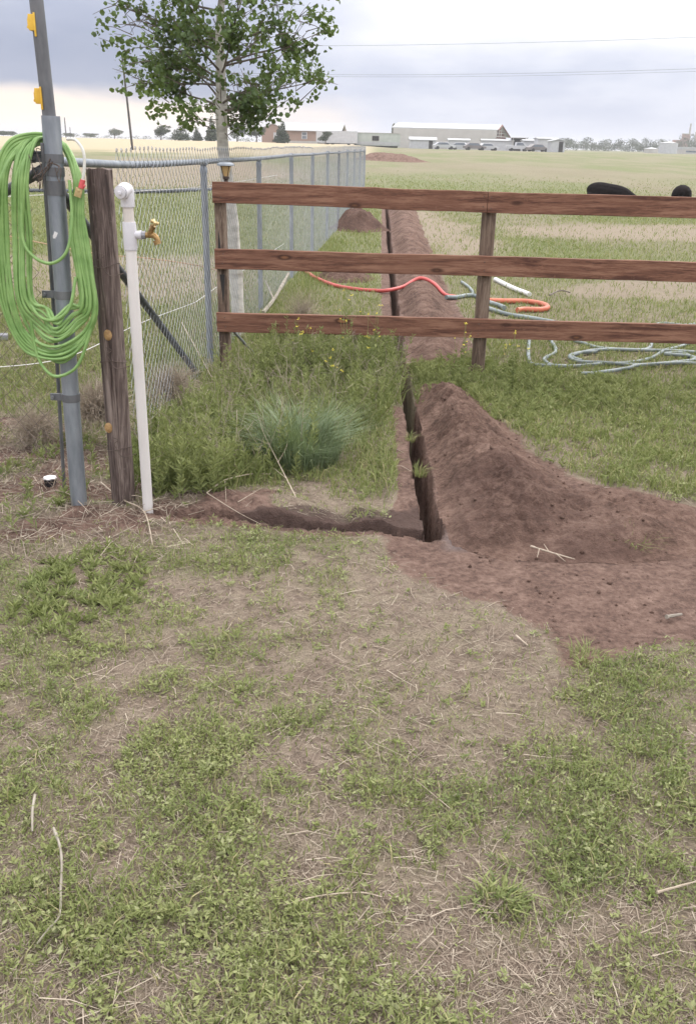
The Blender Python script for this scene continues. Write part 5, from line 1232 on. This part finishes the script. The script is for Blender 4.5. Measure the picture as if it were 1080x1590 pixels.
def tree_line():
    rs = np.random.default_rng(31); cs = []
    for px in np.arange(868, 1320, 3.2):
        Y = rs.uniform(420, 470); b = aty(px, 225, Y); z = float(ground_z(b[0], Y, False)); tall = rs.uniform(3.2, 7.0) * (1.25 if rs.random() < 0.2 else 1)
        for k in range(3): cs.append((b[0] + rs.uniform(-2, 2), Y + rs.uniform(-3, 3), z + tall * rs.uniform(.15, .75), rs.uniform(1.2, 3.0), 2.5, tall * rs.uniform(.16, .3)))
    tag(foliage_blob('tree_line', None, cs, 26000, 0.5, M['fartree'], 0.6, seed=3), 'grey-green belt of distant trees along the right horizon', kind='stuff')
    cs = []
    for px in np.arange(-300, 420, 7.0):
        Y = rs.uniform(520, 560); b = aty(px, 212, Y); z = float(ground_z(b[0], Y, False)); tall = rs.uniform(0.8, 2.6)
        cs.append((b[0] + rs.uniform(-2, 2), Y, z + tall * 0.5, rs.uniform(1.5, 3.5), 2.5, tall * 0.5))
    tag(foliage_blob('hedge', None, cs, 2500, 0.6, M['fartree'], 0.85, seed=4), 'thin pale line of bushes along the left skyline', kind='stuff')
tree_line()

def zg(x, y): return float(ground_z(np.array([x]), np.array([y]), False)[0])
def building(name, label, cat, px, Y, rz, group=None, dz=0.0):
    b = aty(px, 225, Y); return thing(name, label, cat, (b[0], Y, zg(b[0], Y) - 0.05 + dz), rz, group)
def mpp(Y): return Y * math.cos(PITCH) / F_PX * 1.09   # metres per picture pixel near the horizon at distance Y
# brick house
Y = 200.; k = mpp(Y)
h = building('brick_house', 'tan brick house with a pale metal roof behind the trailers', 'house', 482, Y, rad(-6))
wd, hw, dp = 84 * k, 2.5, 8.0
MB().box((0, dp / 2, hw / 2 + 0.25), (wd, dp, hw - 0.5)).build('wall', M['brick'], h)
MB().box((0, dp / 2, 0.0), (wd + .02, dp + .02, 1.0)).build('foundation', M['tan_metal'], h)
MB().prism([(-0.6, hw), (dp / 2, hw + 1.5), (dp + 0.6, hw), (dp + 0.6, hw - 0.12), (dp / 2, hw + 1.36), (-0.6, hw - 0.12)], -wd / 2 - .4, wd / 2 + .4)
mb = MB(); mb.prism([(-0.6, hw), (dp / 2, hw + 1.5), (dp + 0.6, hw), (dp + 0.6, hw - 0.12), (dp / 2, hw + 1.36), (-0.6, hw - 0.12)], -wd / 2 - .4, wd / 2 + .4)
mb.v = [np.stack([-v[:, 1], v[:, 0], v[:, 2]], -1) for v in mb.v]; mb.build('roof', M['roof_metal'], h)
for wx in (-9 * k, 30 * k):
    f = MB().box((wx, -0.03, 1.55), (1.15, 0.12, 1.35)).build('window', M['white_metal'], h); MB().box((wx, -0.10, 1.85), (0.85, 0.04, 0.5)).box((wx, -0.10, 1.2), (0.85, 0.04, 0.5)).build('pane', M['glass'], f)
h2 = building('brick_house', 'low brick annex left of the brick house, half hidden by trees', 'house', 424, Y + 3, rad(-6))
mb = MB(); mb.prism([(-2.4, 0), (2.4, 0), (2.4, 2.6), (0, 3.6), (-2.4, 2.6)], 0, 7); mb.build('wall', M['brick'], h2)
mb = MB(); mb.prism([(-2.7, 2.55), (0, 3.68), (2.7, 2.55), (2.7, 2.67), (0, 3.82), (-2.7, 2.67)], -.3, 7.3); mb.build('roof', M['tan_metal'], h2)
MB().box((0.6, -0.03, 1.4), (1.0, 0.08, 1.2)).build('window', M['white_metal'], h2)
# box trailer and mobile home
Y = 176.; k = mpp(Y)
tr = building('box_trailer', 'white box trailer parked in front of the brick house', 'trailer', 522, Y, rad(-3), dz=-0.05)
MB().box((0, 1.2, 1.35), (58 * k, 2.4, 2.05)).build('box', M['white_metal'], tr, False, 0.04); MB().box((0, 1.2, 0.28), (55 * k, 1.8, 0.1)).build('chassis', M['dark'], tr)
for wx in (-1.6, -0.7, 2.2):
    mb = MB(); mb.cyl((wx, 0.15, 0.3), (wx, 0.4, 0.3), 0.3, 14); mb.build('wheel', M['tyre'], tr, True)
mh = building('mobile_home', 'pale grey-green mobile home with one dark window beside the white trailer', 'trailer', 585, Y + 2, rad(-2), dz=-0.1)
MB().box((0, 1.5, 1.4), (66 * k, 3.0, 2.1)).build('wall', M['pale_green'], mh); MB().box((0, 1.5, 2.49), (67 * k, 3.2, 0.08)).build('roof', M['tan_metal'], mh); MB().box((-0.3, 1.5, 0.2), (64 * k, 2.6, 0.3)).build('chassis', M['dark'], mh)
f = MB().box((-0.3, -0.02, 1.6), (1.4, 0.08, 0.95)).build('window', M['tan_metal'], mh); MB().box((-0.3, -0.075, 1.6), (1.25, 0.03, 0.8)).build('pane', M['dark'], f)
MB().box((0, -0.02, 0.75), (65.5 * k, 0.04, 0.5)).build('skirt_band', M['roof_metal'], mh)
# long barn
Y = 232.; k = mpp(Y)
br = building('barn', 'long cream metal barn whose right gable is open above', 'barn', 690, Y, 0)
W_, D_ = 148 * k, 17.0; zt = 4.4; zr = 5.6; za = 3.0      # front eave, ridge, far eave
x0, x1 = -74 * k, 72 * k; sk = 5.6                          # the gable runs back to the right
def bq(mb, a, b, c_, d): mb.add([a, b, c_, d], [(0, 1, 2, 3)])
th_ = 0.15
mb = MB(); mb.box(((x0 + x1) / 2, 0, zt / 2), (x1 - x0, th_, zt)); mb.build('front_wall', M['tan_metal'], br)
R1, R2 = np.array([x1, 0, zt]), np.array([x1 + sk * 0.30, 6.0, zr]); R3 = np.array([x1 + sk, 17, za])
L1, L2, L3 = np.array([x0, 0, zt]), np.array([x0 + sk * .30, 6.0, zr]), np.array([x0 + sk, 17, za])
up_ = np.array([0, 0, 0.18]); ov = np.array([0.35, 0, 0])
mb = MB(); mb.add([L1 - ov, R1 + ov, R2 + ov, L2 - ov, R3 + ov, L3 - ov, L1 - ov + up_, R1 + ov + up_, R2 + ov + up_, L2 - ov + up_, R3 + ov + up_, L3 - ov + up_],
                  [(0, 1, 2, 3), (3, 2, 4, 5), (6, 9, 8, 7), (9, 11, 10, 8), (0, 6, 7, 1), (1, 7, 8, 2), (2, 8, 10, 4), (4, 10, 11, 5), (5, 11, 9, 3), (3, 9, 6, 0)]); mb.build('roof', M['roof_metal'], br)
gd = np.array([sk, 17, 0.0]); gl = np.linalg.norm(gd); gd /= gl
def gp(s_, z_): return np.array([x1, 0, 0]) + gd * s_ + np.array([0, 0, z_])
gn = np.array([gd[1], -gd[0], 0])
def gpanel(s0, s1, z0_, z1_, off, tk, mat, name):
    a = [gp(s0, z0_), gp(s1, z0_), gp(s1, z1_), gp(s0, z1_)]; mb = MB(); mb.add([p_ + gn * off for p_ in a] + [p_ + gn * (off + tk) for p_ in a], [(0, 1, 2, 3), (7, 6, 5, 4), (0, 4, 5, 1), (1, 5, 6, 2), (2, 6, 7, 3), (3, 7, 4, 0)]); return mb.build(name, M[mat], br)
mb = MB(); mb.tube([R1 + ov * 1.2 + [0, 0, .05], R2 + ov * 1.2 + [0, 0, .05], R3 + ov * 1.2 + [0, 0, .05]], 0.2, 4); mb.build('gable_trim', M['framing'], br)
gpanel(0, gl, 0, 2.6, 0, 0.12, 'white_metal', 'gable_panel')
mb = MB(); mb.add([gp(0.2, 2.6) - gn * 0.5, gp(gl - .2, 2.6) - gn * 0.5, gp(gl * 0.36, zr - .1) - gn * 0.5, gp(0.2, zt - .1) - gn * 0.5], [(0, 1, 2, 3)]); mb.build('gable_recess', M['framing'], br)
mb = MB()
for z_ in (3.1, 3.8, 4.4): 
    s1_ = gl * (0.36 + 0.64 * (zr - z_) / (zr - za)); mb.tube([gp(0, z_), gp(s1_, z_)], 0.08, 4)
for s_ in (0.1, gl * .18, gl * .36): mb.tube([gp(s_, 2.9), gp(s_, zt - .1 + (zr - zt) * min(s_ / (gl * .36), 1))], 0.13, 4)
mb.build('gable_framing', M['tan_metal'], br)
mb = MB()
for s_ in (gl * .08, gl * .24, gl * .5):
    for z_ in (3.15, 4.05):
        if z_ > 4 and s_ > gl * .4: continue
        a = [gp(s_ - .7, z_ + .1), gp(s_ + .9, z_ + .1), gp(s_ + .9, z_ + .75), gp(s_ - .7, z_ + .75)]; mb.add([p_ - gn * .3 for p_ in a], [(0, 1, 2, 3)])
mb.build('gable_opening', M['dark'], br)
# yard in front: sheds, trailers, vehicles
def shed(px, Y, w_, d_, hh, rh, label, mat, rz=0., door=True, name='shed', cat='shed', roofm='roof_metal', axis='y'):
    s = building(name, label, cat, px, Y, rz)
    mb = MB(); mb.prism([(-w_ / 2, 0), (w_ / 2, 0), (w_ / 2, hh), (0, hh + rh), (-w_ / 2, hh)], 0, d_)
    rf = MB(); rf.prism([(-w_ / 2 - .2, hh - .03), (0, hh + rh + .03), (w_ / 2 + .2, hh - .03), (w_ / 2 + .2, hh + .10), (0, hh + rh + .16), (-w_ / 2 - .2, hh + .10)], -.2, d_ + .2)
    if axis == 'x':
        for q_ in (mb, rf): q_.v = [np.stack([v[:, 1] - d_ / 2, v[:, 0] + w_ / 2, v[:, 2]], -1) for v in q_.v]
    mb.build('wall', M[mat], s); rf.build('roof', M[roofm], s)
    if door: MB().box((w_ * 0.2 if axis == 'y' else d_ * .3, -0.03, 0.95), (0.8, 0.06, 1.8)).build('door', M['dark'], s)
    return s
shed(656, 205, 2.5, 5.5, 1.7, 0.5, 'low white shed with a dark doorway in front of the barn', 'white_metal', 0, True, axis='x')
shed(712, 214, 3, 4.6, 1.9, .25, 'grey flat-roofed shed behind the parked cars', 'white_metal', 0, False, axis='x')
shed(772, 216, 2.6, 7, 2.0, .2, 'long white trailer under the open barn gable', 'white_metal', 0, False, name='box_trailer', cat='trailer', axis='x')
shed(828, 205, 3, 4.4, 2.1, .15, 'grey-white lean-to shed right of the pickup', 'white_metal', 0, False, axis='x', name='shed')
shed(850, 200, 3, 4.2, 2.5, .1, 'tall white trailer with a dark tarpaulin edge in the yard', 'white_metal', 0.1, False, axis='x', name='box_trailer', cat='trailer')
shed(866, 184, 2.6, 2.6, 1.9, .3, 'small white shed with a narrow black door at the right of the yard', 'white_metal', 0.1, True)
sc_ = building('open_shelter', 'dark open-fronted shelter right of the barn gable', 'shelter', 806, 215, 0)
MB().box((0, 2.4, 1.35), (3.2, 0.1, 2.7)).build('wall', M['dark'], sc_); MB().box((0, 1.2, 2.75), (3.6, 2.8, 0.12)).build('roof', M['tan_metal'], sc_)
mb = MB(); mb.box((-1.5, 0, 1.35), (.15, .15, 2.68)); mb.box((1.5, 0, 1.35), (.15, .15, 2.68)); mb.build('posts', M['tan_metal'], sc_)
def car(px, Y, label, mat, rz=0., pickup=False, group='vehicles parked in the yard'):
    c_ = building('pickup_truck' if pickup else 'parked_car', label, 'pickup' if pickup else 'car', px, Y, rz, group)
    prof = [(-2.2, .35), (2.2, .35), (2.25, .75), (1.2, .9), (.6, 1.4), (-1.2, 1.42), (-1.9, .95), (-2.25, .85)] if not pickup else [(-2.5, .45), (2.5, .45), (2.5, 1.0), (1.4, 1.1), (.8, 1.75), (-.5, 1.75), (-.6, 1.1), (-2.5, 1.1)]
    MB().prism(prof, 0, 1.7).build('body', M[mat], c_, False, 0.06)
    wp_ = [(.95, .93), (.52, 1.33), (-1.1, 1.35), (-1.6, .95)] if not pickup else [(1.2, 1.12), (.75, 1.66), (-.4, 1.66), (-.45, 1.12)]
    MB().prism(wp_, -.02, 1.72).build('windows', M['glass'], c_)
    for wx in (-1.4, 1.4):
        for wy in (0.0, 1.5): mb = MB(); mb.cyl((wx, wy - .03, .33), (wx, wy + .22, .33), .33, 14); mb.build('wheel', M['tyre'], c_, True)
car(690, 196, 'silver parked car, leftmost of the yard vehicles', 'carpaint', 0.1)
car(716, 199, 'pale parked car second from the left in the yard', 'carpaint', -0.2)
car(738, 196, 'dark reddish parked car in the middle of the yard', 'carpaint_dark', 0.1)
car(759, 200, 'silver parked car nearest the open gable trailer', 'carpaint', 0.25)
car(805, 200, 'white pickup truck in front of the dark shelter', 'white_metal', 0.0, True)
car(838, 190, 'dark parked car in front of the grey-white lean-to', 'carpaint_dark', 0.3)
# right horizon: tanks, low building, tower and mast
def tank(px, Y, r, hh, label, mat='white_metal'):
    tk = building('storage_tank', label, 'tank', px, Y, 0, 'round tanks on the right horizon')
    MB().lathe([(r, 0), (r, hh)], n=24).build('wall', M[mat], tk, True); MB().lathe([(r + .1, hh), (r + .05, hh + .06), (0.3, hh + .45), (0.0, hh + .5)], n=24).build('roof', M['roof_metal'], tk, True)
tank(1037, 300, 2.8, 3.0, 'round white storage tank on the right horizon', 'white_metal')
tank(1011, 320, 2.2, 1.3, 'small beige domed tank left of the white tank', 'tan_metal')
tank(1052, 330, 1.6, 1.3, 'small beige bin right of the white tank', 'tan_metal')
lb = building('low_building', 'long low pale building at the right picture edge on the horizon', 'building', 1095, 310, 0)
MB().box((0, 3, .7), (14, 6, 1.4)).build('wall', M['tan_metal'], lb); MB().box((0, 3, 1.75), (14.4, 6.4, .7)).build('roof', M['roof_metal'], lb); MB().box((0, -.03, .75), (12, .05, .5)).build('window', M['glass'], lb)
tw = building('tower', 'rust-red tower rising above trees on the right horizon', 'tower', 1062, 480, 0)
MB().box((0, 0, 4.3), (3.0, 3.0, 8.6)).build('shaft', M['rust'], tw); MB().box((0, 0, 8.8), (3.5, 3.5, .4)).build('cap', M['tan_metal'], tw); MB().box((-3.5, 1, 3), (4, 3, 6)).build('annex', M['rust'], tw)
ms = building('chimney', 'thin grey chimney stack beside the rust-red tower', 'chimney', 1067, 500, 0); MB().lathe([(.55, 0), (.4, 13), (.45, 13.2), (.45, 14.0)], n=14).build('stack', M['tan_metal'], ms, True)
ms = building('chimney', 'short pale stack at the far right beyond the tower', 'chimney', 1077, 500, 0); MB().lathe([(.5, 0), (.45, 9.5), (.5, 9.6), (.5, 10.2)], n=14).build('stack', M['tan_metal'], ms, True)

def pole(px, pytop, Y, r, label, arm=True, lean=0.0):
    b = aty(px, 212, Y); z = zg(b[0], Y); tz = aty(px, pytop, Y)[2] - z
    p_ = thing('utility_pole', label, 'utility pole', (b[0], Y, z - .1), 0, 'utility poles'); top_ = np.array([lean, 0, tz])
    MB().tube([[0, 0, -0.3], top_ * .5, top_], [r, r * .85, r * .65], 12).build('pole', M['pole'], p_, True)
    if arm: MB().box(top_ * 0.97, (1.6, .1, .1)).build('crossarm', M['pole'], p_)
    mb = MB()
    for dx in (-.7, .7): mb.lathe([(.03, 0), (.05, .05), (.03, .1)], top_ * .97 + [dx, 0, .05], 8)
    if arm: mb.build('insulators', M['galv_dark'], p_, True)
    return np.array([b[0], Y, z]) + top_
pole(205, 86, 95, 0.12, 'tall dark utility pole rising behind the aspen leaves', False, lean=-0.45)
pole(103, 182, 420, 0.3, 'distant utility pole right of the steel post', False)
pole(110, 197, 520, 0.25, 'farthest short utility pole beside the distant one', False)
def power(label, pts, r):
    P = crom(pts, 12); mb = MB(); mb.tube(P - P[0], r, 5); ob = mb.build('power_line', M['galv_dark'], None, True); ob.location = tuple(P[0]); tag(ob, label, 'power line')
power('upper overhead power line sloping faintly across the sky', [aty(180, 66, 150), aty(515, 71, 150), aty(930, 63, 148), aty(1300, 48, 146)], 0.022)
power('lower overhead power line crossing the right side of the sky', [aty(180, 108, 170), aty(515, 116, 170), aty(850, 113, 170), aty(1300, 100, 168)], 0.024)
power('overhead power line strung just below the lower one', [aty(180, 112, 171), aty(515, 119, 171), aty(850, 117, 171), aty(1300, 104, 169)], 0.020)

# ------------------------------------------------------------------ haze: thin moist air under the storm deck
mt = bpy.data.materials.new('haze_air'); mt.use_nodes = True; t = mt.node_tree; t.nodes.clear()
o = N(t, 'ShaderNodeOutputMaterial'); v = N(t, 'ShaderNodeVolumePrincipled'); v.inputs['Color'].default_value = (0.93, 0.95, 1.0, 1); v.inputs['Density'].default_value = 0.00055; v.inputs['Anisotropy'].default_value = 0.2
t.links.new(v.outputs[0], o.inputs['Volume'])
mb = MB(); mb.box((0, 2000, 10.5), (6000, 5000, 27)); hz = mb.build('haze', mt); tag(hz, 'thin pale haze over the far pasture', kind='stuff')
